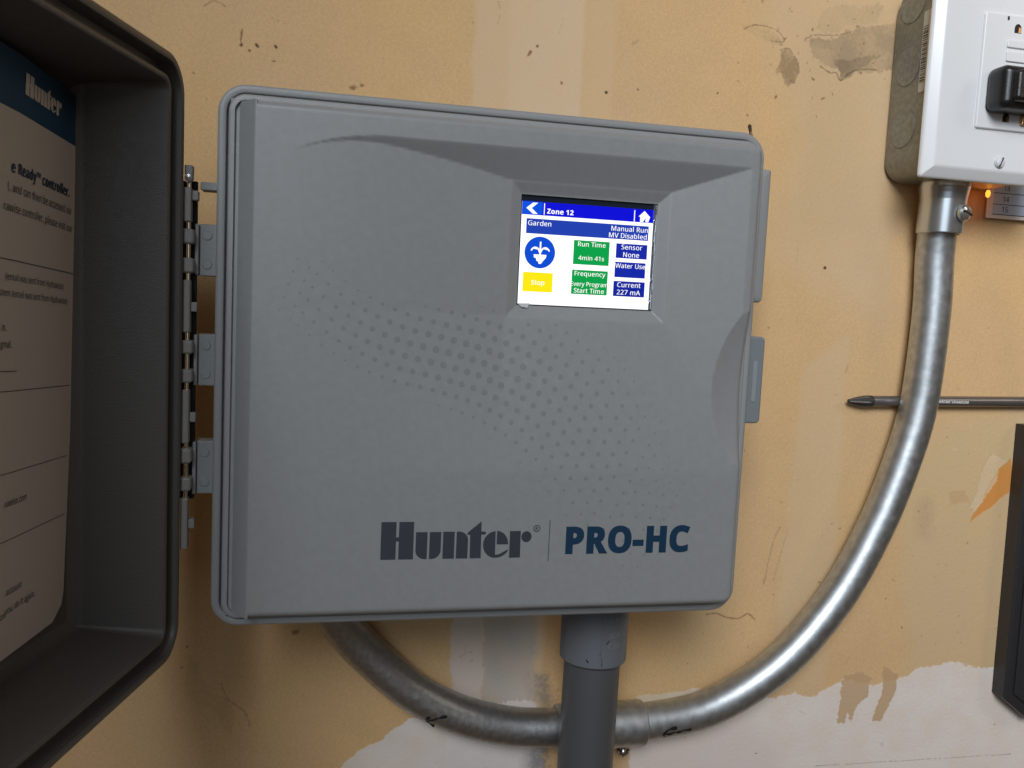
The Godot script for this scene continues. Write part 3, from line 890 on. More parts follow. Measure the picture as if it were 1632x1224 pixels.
	light.light_energy = 0.0004
	light.light_color = Color(0.8, 0.88, 1.0)
	light.shadow_enabled = true
	light.position = Vector3(0.0357, 0.05, 0.1025)
	light.rotation.y = PI
	back.add_child(light, true)

func build_controller() -> void:
	var o := thing("irrigation_controller", "grey plastic irrigation controller with lit screen and open door on the wall", "controller")
	# case: tapered sides, flange, groove and inner lip
	var x0 := -0.1145; var x1 := 0.1145; var y0 := -0.1074; var y1 := 0.1074
	var case_st := tool()
	loft(case_st, x0, x1, y0, y1, 0.011, [[0.0075, 0.0015], [0.0035, 0.09], [0.0004, 0.0915], [0.0, 0.0922], [0.0, 0.0990], [0.0003, 0.0997], [0.0010, 0.1], [0.0028, 0.1], [0.0032, 0.0997], [0.0033, 0.0955], [0.0044, 0.0955]], false, true, Transform3D(), 10)
	part("case", case_st, M.grey, o)
	var lip := tool()
	loft(lip, x0, x1, y0, y1, 0.011, [[0.0044, 0.0955], [0.0044, 0.1030], [0.0047, 0.1036], [0.0052, 0.1038], [0.00665, 0.1038], [0.0068, 0.1035], [0.0068, 0.0985]], false, false, Transform3D(), 10)
	part("inner_lip", lip, M.grey, o)
	var step := tool()
	plate(step, x0 + 0.0050, FX0 - 0.0045, FY0 - 0.0012, FY1 + 0.0012, 0.06, 0.1022, 0.001, 0.0003)
	part("inner_step", step, M.grey, o)
	var well := tool()
	loft(well, x0, x1, y0, y1, 0.011, [[0.0068, 0.0985], [0.0068, 0.07]], false, false, Transform3D(), 10)
	fill(well, rr(x0, x1, y0, y1, 0.011, 0.0067, 10).p, 0.07)
	part("case_well", well, M.gap, o)
	face_panel(o)
	halftone(o)
	build_screen(o)
	# lettering printed on the face
	var st := tool()
	draw_wordmark(st, func(p: Vector2) -> Vector3: return Vector3(-0.0479 + p.x * 0.0155, -0.0777 + p.y * 0.0155, FZ + 0.00015), Vector3(0, 0, 1))
	# the small ringed R
	var rc := Vector2(0.0170, -0.0653)
	for i in 28:
		var a := Vector2.from_angle(TAU * i / 28.0); var b := Vector2.from_angle(TAU * (i + 1) / 28.0)
		quad(st, v3(rc + a * 0.00148, FZ + 0.00015), v3(rc + b * 0.00148, FZ + 0.00015), v3(rc + b * 0.00115, FZ + 0.00015), v3(rc + a * 0.00115, FZ + 0.00015), Vector3(0, 0, 1))
	letters(st, "R", 0.0014, 0, flat_at(rc.x, rc.y - 0.0007, FZ + 0.00015), Vector3(0, 0, 1))
	part("wordmark", st, M.logo, o)
	st = tool()
	letters(st, "PRO-HC", 0.0109, -1, flat_at(0.0299, -0.0766, FZ + 0.00015), Vector3(0, 0, 1), true, 1.0, 1.0)
	part("model_lettering", st, M.navy, o)
	st = tool()
	plate(st, 0.02245, 0.02275, -0.0795, -0.0616, FZ + 0.0001, FZ + 0.0002, 0.0001, 0.00005)
	part("divider_line", st, M.divider, o)
	# lint and fine scratches on the face
	st = tool()
	for i in 70:
		var q := Vector2(rng.randf_range(FX0 + 0.004, FX1 - 0.006), rng.randf_range(FY0 + 0.004, FY1 - 0.004))
		if q.x > -0.002 and q.y > 0.02 and q.x < 0.074:
			continue
		var d := Vector2.from_angle(rng.randf_range(0, PI)) * (rng.randf_range(0.0001, 0.00035) if i > 12 else rng.randf_range(0.0015, 0.005))
		var n := d.normalized().orthogonal() * (rng.randf_range(0.0001, 0.00025) if i > 12 else 0.00005)
		var c := []
		for v in [q + n, q + d + n * 0.5, q + d - n * 0.5, q - n]:
			c.append(Vector3(v.x, v.y, face_z(v.x, v.y) + 0.00014))
		quad(st, c[0], c[1], c[2], c[3], face_normal(q.x, q.y))
	part("lint_and_scratches", st, M.lint, o).set_meta("kind", "stuff")
	# hinge leaves on the left flank of the case
	for t in [[0.0669, 0.0701], [0.0335, 0.0538], [-0.0101, 0.0105], [-0.054, -0.0324]]:
		st = tool()
		plate(st, -0.1213, -0.1120, t[0], t[1], 0.086, 0.0935, 0.0006, 0.0004)
		var leaf := part("hinge_leaf", st, M.grey, o)
		if t[1] - t[0] > 0.01:
			for f in [0.22, 0.78]:
				st = tool()
				lathe(st, [[0.0019, 0.0], [0.0018, 0.0003], [0.0016, 0.0004], [0.0, 0.0004]], Transform3D(Basis(), Vector3(-0.1184, lerpf(t[0], t[1], f), 0.0935)), 20)
				part("rivet", st, M.grey, leaf)
			st = tool()
			plate(st, -0.1228, -0.1214, t[0] + 0.0002, t[1] - 0.0002, 0.082, 0.0955, 0.0005, 0.0004)
			part("leaf_edge", st, M.grey, leaf)
	# box-side knuckles round the pin
	for k in [[0.0454, 0.0512], [0.0342, 0.0401], [0.0028, 0.0082], [-0.0085, -0.0031], [-0.0405, -0.0344], [-0.0516, -0.046]]:
		st = tool()
		plate(st, -0.1268, -0.1226, k[0], k[1], 0.0945, 0.1008, 0.0010, 0.0009)
		part("hinge_knuckle", st, M.hinge, o)
	st = tool()
	lathe(st, [[0.0, -0.056], [0.0008, -0.056], [0.0008, 0.069]], axis_to(Vector3(-0.1246, 0, 0.0985), Vector3.UP), 14)
	part("hinge_pin", st, M.pin, o)
	st = tool()
	lathe(st, [[0.0008, 0.0], [0.0017, 0.0005], [0.0019, 0.0014], [0.0013, 0.0026], [0.0, 0.003]], Transform3D(Basis(), Vector3(-0.1246, 0.0704, 0.0985)), 18)
	part("pin_head", st, M.zinc, o)
	# flange and latch on the right flank
	st = tool()
	loft(st, 0.106, 0.1362, 0.0345, 0.0985, [0.001, 0.001, 0.001, 0.0022], [[0.0, 0.05], [0.0, 0.0655], [0.0003, 0.0665], [0.001, 0.067], [0.004, 0.0672]], true, true)
	part("side_flange", st, M.grey, o)
	st = tool()
	plate(st, 0.112, 0.1288, -0.0224, 0.0184, 0.078, 0.0862, 0.0022, 0.0009)
	plate(st, 0.112, 0.118, 0.012, 0.0226, 0.075, 0.083, 0.002, 0.0008)
	var latch := part("latch", st, plastic(lin(0.2, 0.225, 0.235), 0.4, 0.35), o)
	st = tool()
	plate(st, 0.1234, 0.1256, -0.0122, 0.0070, 0.0861, 0.0866, 0.0006, 0.0002)
	part("latch_slot", st, plastic(lin(0.26, 0.29, 0.3), 0.4, 0.3), latch)
	build_door(o)

# ------------------------------------------------------------------ the open door
const DOOR_AT := Vector3(-0.12587, 0, 0.102)
const DOOR_OPEN := 0.2587

func sheet_point(s: float, t: float, lift := 0.0) -> Vector3:
	var ph := 0.077
	var w := 0.0129 + s - t * sin(ph)
	var y := t + minf(s, 0.07) * ph * 0.75 - maxf(s - 0.07, 0.0) * 0.02
	var up := 0.163 * s if s < 0.05 else 0.00815 + 0.0035 * sin((s - 0.05) * 22.0) - maxf(0.0, s - 0.12) * 0.09
	return Vector3(-w, y, -(0.036 - up) + lift)

func sheet_text(s: String, end: float, t: float, cap: float, bold: bool, m: Material, parent: Node3D, sq := 1.0) -> void:
	var st := tool()
	letters(st, s, cap, 1, func(p: Vector2) -> Vector3: return sheet_point(end - p.x, t + p.y, 0.0003), Vector3(0.16, 0, 1).normalized(), bold, sq)
	part("lettering", st, m, parent)

func build_door(controller: Node3D) -> void:
	var st := tool()
	var w := 0.229
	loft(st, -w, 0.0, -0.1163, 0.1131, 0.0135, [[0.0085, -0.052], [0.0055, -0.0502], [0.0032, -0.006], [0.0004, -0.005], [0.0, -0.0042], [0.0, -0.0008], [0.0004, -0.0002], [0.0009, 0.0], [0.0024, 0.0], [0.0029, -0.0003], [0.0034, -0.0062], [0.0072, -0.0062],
		[0.0076, -0.0024], [0.0080, -0.0018], [0.0086, -0.0016], [0.0096, -0.0016], [0.0102, -0.0022], [0.0122, -0.032], [0.0135, -0.0352], [0.0165, -0.0367]], true, true, Transform3D(), 12)  # back shell made deeper than the tray to shade the hinge gap
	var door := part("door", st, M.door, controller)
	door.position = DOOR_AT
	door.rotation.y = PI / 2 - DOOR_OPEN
	door.set_meta("label", "opened grey door tray with an instruction sheet inside")
	# instruction sheet
	var t0 := -0.096; var t1 := 0.0955; var s1 := 0.188; var r := 0.009
	for piece in [["instruction_sheet", t0, 0.0776, M.paper], ["sheet_header", 0.0776, t1, M.paper_blue]]:
		st = tool()
		var nt := 40
		for j in nt:
			for i in 60:
				var q := []
				for c in [[i, j], [i + 1, j], [i + 1, j + 1], [i, j + 1]]:
					var t: float = lerpf(piece[1], piece[2], c[1] / float(nt))
					var edge := 0.0
					if t < t0 + r:
						edge = r - sqrt(maxf(0.0, r * r - pow(t0 + r - t, 2.0)))
					if t > t1 - 0.006:
						edge = 0.006 - sqrt(maxf(0.0, 0.000036 - pow(t - t1 + 0.006, 2.0)))
					q.append(sheet_point(lerpf(edge, s1 - edge, c[0] / 60.0), t))
				var n := Vector3(0.16, 0, 1).normalized()
				tri(st, q[0], q[1], q[2], n, n, n); tri(st, q[0], q[2], q[3], n, n, n)
		part(piece[0], st, piece[3], door)
	st = tool()
	var mk := 0.0068
	draw_wordmark(st, func(p: Vector2) -> Vector3: return sheet_point(0.0205 + (4.05 - p.x) * mk, 0.0842 + p.y * mk, 0.0003), Vector3(0.16, 0, 1).normalized())
	part("sheet_wordmark", st, M.paper_logo, door)
	sheet_text("e Ready™ controller.", 0.0105, 0.0585, 0.0034, true, M.paper_head, door, 0.94)
	sheet_text("l, and can then be accessed via", 0.0085, 0.0525, 0.0026, false, M.paper_text, door, 0.95)
	sheet_text("rawise controller, please visit our", 0.0066, 0.0463, 0.0026, false, M.paper_text, door, 0.95)
	sheet_text("(email was sent from Hydrawise)", 0.0125, 0.0251, 0.0022, false, M.paper_text, door, 0.95)
	sheet_text("stem (email was sent from Hydrawise)", 0.0085, 0.0200, 0.0022, false, M.paper_text, door, 0.95)
	sheet_text("n.", 0.0535, 0.0093, 0.0022, false, M.paper_text, door)
	sheet_text("gnal.", 0.0500, 0.0040, 0.0022, false, M.paper_text, door)
	sheet_text("rawise.com", 0.0350, -0.0465, 0.0022, false, M.paper_text, door)
	sheet_text("account", 0.0360, -0.0755, 0.0022, false, M.paper_text, door)
	sheet_text("on", 0.0470, -0.0825, 0.0022, false, M.paper_text, door)
	sheet_text("you, do it again.", 0.0255, -0.0815, 0.0022, false, M.paper_text, door)
	for rule in [[0.0313, 0.004, 0.15], [-0.0035, 0.046, 0.15], [-0.0098, 0.003, 0.15], [-0.0359, 0.003, 0.15], [-0.0576, 0.003, 0.15]]:
		st = tool()
		for i in 30:
			var a: float = lerpf(rule[1], rule[2], i / 30.0); var b: float = lerpf(rule[1], rule[2], (i + 1) / 30.0)
			quad(st, sheet_point(a, rule[0], 0.0003), sheet_point(b, rule[0], 0.0003), sheet_point(b, rule[0] + 0.00024, 0.0003), sheet_point(a, rule[0] + 0.00024, 0.0003), Vector3(0.16, 0, 1).normalized())
		part("rule_line", st, M.paper_text, door)
	# hinge bars moulded on the door's edge, with their little nubs, and the channel behind the pin
	var back := door.transform.affine_inverse()
	for b in [[0.0538, 0.0668, 0.0640], [0.0112, 0.0316, 0.0212], [-0.0324, -0.0112, -0.0222], [-0.075, -0.0544, -0.0650]]:
		st = tool()
		plate(st, -0.1263, -0.1236, b[0], b[1], 0.0965, 0.1008, 0.0005, 0.0005, back)
		var bar := part("hinge_bar", st, M.hinge, door)
		st = tool()
		plate(st, -0.1236, -0.1212, b[2] - 0.0019, b[2] + 0.0019, 0.0960, 0.0992, 0.0005, 0.0004, back)
		part("hinge_nub", st, M.hinge, bar)
	st = tool()
	plate(st, -0.1275, -0.1222, -0.0560, 0.0700, 0.0925, 0.0942, 0.0005, 0.0004, back)
	part("hinge_channel", st, M.gap, door)
	st = tool()
	plate(st, -0.1262, -0.1232, 0.0716, 0.0752, 0.0965, 0.1005, 0.0005, 0.0004, back)
	part("hinge_stop", st, M.hinge, door)

# ------------------------------------------------------------------ conduits
func stroke_on(st: SurfaceTool, pts: Array, path: PackedVector3Array, r: float, w: float) -> void:
	var out := []
	for p in smooth_path(pts, 0.0006):
		var best := path[0]
		for q in path:
			if Vector2(q.x - p.x, q.y - p.y).length_squared() < Vector2(best.x - p.x, best.y - p.y).length_squared():
				best = q
		var d := Vector2(best.x - p.x, best.y - p.y).length()
		out.append(Vector3(p.x, p.y, best.z + sqrt(maxf(0.0, r * r - d * d)) + 0.00002))
	for i in out.size() - 1:
		var a: Vector3 = out[i]; var b: Vector3 = out[i + 1]
		var t := Vector2(b.x - a.x, b.y - a.y).normalized()
		var s := Vector3(-t.y, t.x, 0) * w * 1.5 * (0.75 + 0.35 * sin(i * 0.7))
		var lift := Vector3(0, 0, 0.00012)
		quad(st, a + s + lift, b + s + lift, b - s + lift, a - s + lift, Vector3(0, 0, 1))

func slotted_screw(called: String, at: Vector3, dir: Vector3, r: float, m: Material, parent: Node3D, turn := 0.4) -> void:
	var st := tool()
	var xf := axis_to(at, dir)
	lathe(st, [[r * 0.55, -r * 1.6], [r * 0.55, 0.0], [r, 0.0], [r, r * 0.35], [r * 0.85, r * 0.62], [r * 0.5, r * 0.78], [0.0, r * 0.82]], xf, 24)
	var head := part(called, st, m, parent)
	st = tool()
	plate(st, -r * 0.82, r * 0.82, -r * 0.1, r * 0.1, r * 0.6, r * 0.87, r * 0.05, r * 0.03, xf * Transform3D(Basis(Vector3(0, 0, 1), turn), Vector3.ZERO))
	part("screw_slot", st, M.dark_hole, head)

func build_conduits() -> void:
	var o := thing("metal_conduit", "galvanised metal conduit curving from the outlet box down to the controller", "conduit")
	var z := 0.0135
	var r := 0.0104
	var right := smooth_path([Vector3(0.2703, 0.095, 0.017), Vector3(0.2715, 0.0704, z), Vector3(0.2728, 0.0342, z), Vector3(0.2700, -0.0174, z), Vector3(0.2615, -0.0549, z), Vector3(0.2465, -0.0963, z), Vector3(0.2240, -0.1376, z), Vector3(0.1910, -0.1743, z), Vector3(0.1496, -0.198, z), Vector3(0.1079, -0.2045, z), Vector3(0.095, -0.2048, z)])
	var st := tool()
	tube(st, right, r, 48)
	var bend := part("conduit_bend", st, M.emt, o)
	bend.set_meta("label", "bright right-hand bend")
	var left := smooth_path([Vector3(0.075, -0.2046, z), Vector3(0.0599, -0.2045, z), Vector3(0.035, -0.2025, z), Vector3(0.0102, -0.1961, z), Vector3(-0.0105, -0.1865, z), Vector3(-0.0278, -0.1745, z), Vector3(-0.0498, -0.1532, 0.0145), Vector3(-0.0631, -0.1350, 0.018), Vector3(-0.0705, -0.118, 0.022), Vector3(-0.0725, -0.1, 0.025)])
	st = tool()
	tube(st, left, r, 48)
	var bend2 := part("conduit_bend", st, M.emt_old, o)
	bend2.set_meta("label", "duller scuffed left-hand bend")
	st = tool()
	lathe(st, [[0.0106, 0.0], [0.0123, 0.0002], [0.0126, 0.0008], [0.0126, 0.0225], [0.0121, 0.0235], [0.0121, 0.0262], [0.0126, 0.0272], [0.0126, 0.0497], [0.0123, 0.0503], [0.0106, 0.0505]], axis_to(Vector3(0.0588, -0.2045, z), Vector3.RIGHT), 44)
	var coupling := part("coupling", st, M.emt, o)
	slotted_screw("set_screw", Vector3(0.0985, -0.2195, 0.0145), Vector3(0, -1, 0.15), 0.0036, M.screw, coupling)
	# box connector with flange, waist and set screw
	st = tool()
	lathe(st, [[0.0106, 0.0], [0.0122, 0.0], [0.0125, 0.0006], [0.0125, 0.019], [0.0129, 0.0225], [0.0134, 0.0255], [0.0136, 0.0262], [0.0136, 0.0285], [0.0128, 0.0288], [0.0105, 0.034]], axis_to(Vector3(0.2703, 0.0798, 0.0172), Vector3(0, 1, 0.03)), 44)
	var con := part("box_connector", st, M.zinc, o)
	slotted_screw("set_screw", Vector3(0.2738, 0.0905, 0.0300), Vector3(0.3, 0, 1), 0.0046, M.zinc, con, -0.25)
	st = tool()
	stroke_on(st, [Vector3(-0.0042, -0.1893, 0), Vector3(-0.0075, -0.1897, 0), Vector3(-0.0112, -0.1908, 0), Vector3(-0.0140, -0.1925, 0)], left, r, 0.0006)
	stroke_on(st, [Vector3(-0.0134, -0.1893, 0), Vector3(-0.0146, -0.1918, 0), Vector3(-0.0126, -0.1940, 0), Vector3(-0.0100, -0.1958, 0)], left, r, 0.0007)
	part("marker_arrow", st, M.marker, o)
	st = tool()
	stroke_on(st, [Vector3(0.1350, -0.2048, 0), Vector3(0.1295, -0.2056, 0), Vector3(0.1240, -0.2066, 0), Vector3(0.1192, -0.2072, 0)], right, r, 0.0007)
	stroke_on(st, [Vector3(0.1262, -0.2036, 0), Vector3(0.1222, -0.2040, 0), Vector3(0.1188, -0.2064, 0), Vector3(0.1198, -0.2092, 0)], right, r, 0.0007)
	part("marker_arrow", st, M.marker, o)

	var p := thing("plastic_conduit", "dark grey plastic conduit dropping straight from the bottom of the controller", "conduit", Vector3(0.067, -0.13, 0.045))
	st = tool()
	lathe(st, [[0.0, -0.26], [0.0144, -0.26], [0.0144, -0.01]], axis_to(Vector3.ZERO, Vector3(0.012, 1, 0)), 48)
	part("pipe", st, M.pvc, p)
	st = tool()
	lathe(st, [[0.0144, -0.0205], [0.0166, -0.0205], [0.0171, -0.0199], [0.0171, 0.024], [0.0, 0.024]], axis_to(Vector3.ZERO, Vector3(0.006, 1, 0)), 56)
	for a in [70.0]:
		var d := Vector3(cos(deg_to_rad(a + 25)), 0, sin(deg_to_rad(a + 25)))
		plate(st, -0.0004, 0.0004, -0.019, 0.022, -0.0006, 0.0003, 0.0002, 0.0002, Transform3D(Basis(Vector3.UP.cross(d), Vector3.UP, d), d * 0.0171))
	var collar := part("collar", st, M.pvc_collar, p)
	# moulded size marks round the collar
	st = tool()
	for line in [["D E 4 X", 0.0105], ["C-K 100", 0.0035], ["SCH 40", -0.0045], ["C UL 40", -0.0100]]:
		var y0: float = line[1]
		letters(st, line[0], 0.0027, 0, func(q: Vector2) -> Vector3:
			var a := deg_to_rad(62.0) - q.x / 0.0171
			return Vector3(cos(a) * 0.01726, y0 + q.y, sin(a) * 0.01726), Vector3(0.4, 0.3, 0.85).normalized(), false, 1.0)
	part("moulded_marks", st, plastic(lin(0.23, 0.24, 0.255), 0.4, 0.1), collar)
	st = tool()
	for mk in [[-0.0022, -0.0120, -0.0010, -0.0160, 0.00035], [0.0010, -0.0075, 0.0024, -0.0056, 0.0003], [-0.0086, -0.0158, -0.0074, -0.0172, 0.0004], [-0.0012, -0.0165, -0.0008, -0.0185, 0.0002]]:
		var a := Vector2(mk[0], mk[1]); var b := Vector2(mk[2], mk[3])
		var n: Vector2 = (b - a).normalized().orthogonal() * mk[4]
		var q := []
		for v in [a + n * 0.4, b + n, b - n, a - n * 1.3]:
			q.append(Vector3(v.x, v.y, sqrt(0.0171 * 0.0171 - v.x * v.x) + 0.00012))
		quad(st, q[0], q[1], q[2], q[3], Vector3(0, 0, 1))
	part("scuff_marks", st, M.scuff, collar)

# ------------------------------------------------------------------ outlet box, plug, card
func build_outlet() -> void:
	var o := thing("outlet_box", "grey steel outlet box with glossy white receptacle cover plate", "outlet")
	var bx0 := 0.2418; var bx1 := 0.3182; var by0 := 0.1085; var by1 := 0.214
	var st := tool()
	loft(st, bx0, bx1, by0, by1, 0.012, [[0.0022, 0.0005], [0.0008, 0.0012], [0.0, 0.003], [0.0, 0.0425]], true, true, Transform3D(), 10)
	part("box_body", st, M.box_steel, o)
	for y in [0.1365, 0.1705, 0.2045]:
		st = tool()
		var xf := axis_to(Vector3(bx0, y, 0.0160), Vector3.LEFT)
		lathe(st, [[0.0113, 0.00002], [0.0111, 0.00012], [0.0108, 0.00012], [0.0106, -0.0001]], xf, 40)
		lathe(st, [[0.0106, -0.0001], [0.0104, 0.0004], [0.0101, 0.0005], [0.0, 0.0005]], xf, 40)
		part("knockout", st, M.box_steel, o)
	# bar code sticker on the left side
	st = tool()
	var side := Transform3D(Basis(Vector3(0, 0, 1), Vector3.UP, Vector3.LEFT), Vector3(bx0 - 0.0009, 0, 0))
	plate(st, 0.0275, 0.0355, 0.1535, 0.1965, 0.0, 0.0001, 0.0012, 0.00004, side)
	var label := part("barcode_sticker", st, M.sticker, o)
	st = tool()
	var y := 0.1585
	while y < 0.189:
		var w := rng.randf_range(0.00025, 0.0009)
		plate(st, 0.0280, 0.0318, y, y + w, 0.00012, 0.00016, 0.00005, 0.00001, side)
		y += w + rng.randf_range(0.00025, 0.0008)
	part("barcode", st, M.print_black, label)
	st = tool()
	letters(st, "0 89020 52196 1", 0.0017, 0, func(q: Vector2) -> Vector3: return side * Vector3(0.0330 + q.y, 0.174 - q.x, 0.00014), Vector3.LEFT, false, 1.35)
	part("barcode_digits", st, M.print_black, label)
	# cover plate: broad sloping bevel
	st = tool()
	loft(st, 0.2352, 0.3248, 0.1060, 0.2165, 0.0018, [[0.0, 0.0405], [0.0, 0.0416], [0.0004, 0.0422], [0.0012, 0.0427], [0.0052, 0.0452], [0.006, 0.0456], [0.0068, 0.0457]], true, true)
	part("cover_plate", st, M.white, o)
	# receptacle insert
	st = tool()
	loft(st, 0.2630, 0.2970, 0.1332, 0.1932, 0.0016, [[0.0, 0.0445], [0.0, 0.0461], [0.0002, 0.0467], [0.0008, 0.0470]], true, true)
	loft(st, 0.2622, 0.2978, 0.1324, 0.1940, 0.002, [[0.0, 0.04575], [0.0004, 0.04582]], true, false)
	var ins := part("receptacle", st, M.white, o)
	for t in [[0.2775, 0.2895, 0.1690, 0.1742], [0.2775, 0.2895, 0.1762, 0.1800]]:
		st = tool()
		plate(st, t[0], t[1], t[2], t[3], 0.0468, 0.0479, 0.0008, 0.0004)
		part("push_button", st, M.white, ins)
	# upper socket: earth hole and blade slots; lower socket's earth hole under the plug
	for g in [[0.2835, 0.1865], [0.2812, 0.1400]]:
		st = tool()
		var pts := PackedVector2Array([Vector2(g[0] - 0.0021, g[1] - 0.0024), Vector2(g[0] + 0.0021, g[1] - 0.0024)] + arc_pts(Vector2(g[0], g[1]), Vector2(0.0021, 0.0024), 0, 180, 10))
		fill(st, pts, 0.04703)
		part("earth_hole", st, M.dark_hole, ins)
		st = tool()
		fill(st, PackedVector2Array([Vector2(g[0] + 0.0004, g[1] - 0.0022), Vector2(g[0] + 0.0018, g[1] - 0.0022), Vector2(g[0] + 0.0018, g[1] + 0.0006), Vector2(g[0] + 0.0004, g[1] + 0.0006)]), 0.04709)
		part("contact", st, M.copper, ins)
	for x in [0.2765, 0.2890]:
		st = tool()
		fill(st, PackedVector2Array([Vector2(x, 0.1902), Vector2(x + 0.0013, 0.1902), Vector2(x + 0.0013, 0.1922), Vector2(x, 0.1922)]), 0.04703)
		part("blade_slot", st, M.dark_hole, ins)
	slotted_screw("cover_screw", Vector3(0.2808, 0.1166, 0.0452), Vector3(0, 0, 1), 0.0031, M.white_screw, o, 1.2)
	# added amber glow at the lower edge, standing in for a sunlit card edge
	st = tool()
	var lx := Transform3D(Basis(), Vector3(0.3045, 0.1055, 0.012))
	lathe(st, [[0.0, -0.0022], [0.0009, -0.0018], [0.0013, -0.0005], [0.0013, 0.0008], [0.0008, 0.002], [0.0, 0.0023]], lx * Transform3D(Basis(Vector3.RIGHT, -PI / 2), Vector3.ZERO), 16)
	part("added_amber_glow", st, glow(Color(1.0, 0.62, 0.2), 2.2), o)
	var l := OmniLight3D.new()  # added light that warms the card edge beside the glow
	l.name = "added_amber_light"
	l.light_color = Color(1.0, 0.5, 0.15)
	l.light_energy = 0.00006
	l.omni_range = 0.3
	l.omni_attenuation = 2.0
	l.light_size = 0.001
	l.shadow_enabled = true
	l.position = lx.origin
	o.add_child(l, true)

	var p := thing("black_plug", "black moulded power plug pushed into the lower socket of the white receptacle", "plug", Vector3(0.282, 0.1533, 0.047))
	st = tool()
	loft(st, -0.0150, 0.035, -0.0118, 0.0108, 0.0042, [[0.0012, 0.0006], [0.0002, 0.0014], [0.0, 0.003], [0.0, 0.0095], [0.0008, 0.0118], [0.0024, 0.0133], [0.0036, 0.0137]], true, true, Transform3D(), 8)
	part("plug_body", st, M.black, p)
	st = tool()
	loft(st, -0.0102, 0.036, -0.0085, 0.0075, 0.0025, [[0.0, 0.0136], [0.0003, 0.0160], [0.0010, 0.0168], [0.0018, 0.0171]], true, false, Transform3D(), 8)
	part("plug_grip", st, M.black, p)
	st = tool()
	plate(st, 0.0080, 0.0145, -0.0165, -0.0117, 0.0004, 0.0022, 0.0004, 0.0003)
	part("prong", st, M.brass, p)
	st = tool()
	tube(st, smooth_path([Vector3(0.033, 0, 0.008), Vector3(0.05, 0, 0.009), Vector3(0.075, -0.012, 0.006), Vector3(0.09, -0.05, 0.0), Vector3(0.093, -0.15, -0.02)]), 0.0032, 16)
	part("cord", st, M.black, p)

	var c := thing("number_card", "white card with blue-grey numbered rows tacked up behind the outlet cover plate", "card")
	st = tool()
	plate(st, 0.3118, 0.415, 0.0930, 0.205, 0.0030, 0.0036, 0.0006, 0.0002)
	part("card_sheet", st, M.card, c)
	var rows := [0.1940, 0.1875, 0.1810, 0.1745, 0.1680, 0.1615, 0.1550, 0.1485, 0.1420, 0.1355, 0.1285, 0.1215, 0.1145, 0.1080, 0.1014, 0.0954]
	for i in rows.size() - 1:
		st = tool()
		plate(st, 0.3160, 0.410, rows[i + 1] + 0.0002, rows[i] - 0.0002, 0.0036, 0.00372, 0.0001, 0.00004)
		var cell := part("row", st, M.card_cell, c)
		st = tool()
		letters(st, str(i + 1), 0.0031, -1, flat_at(0.3222, rows[i + 1] + 0.0016, 0.0039), Vector3(0, 0, 1), false)
		part("numeral", st, M.print_black, cell)
	st = tool()
	for yy in rows:
		plate(st, 0.3157, 0.4103, yy - 0.0002, yy + 0.0002, 0.0036, 0.0038, 0.0001, 0.00003)
	part("row_lines", st, M.print_black, c)

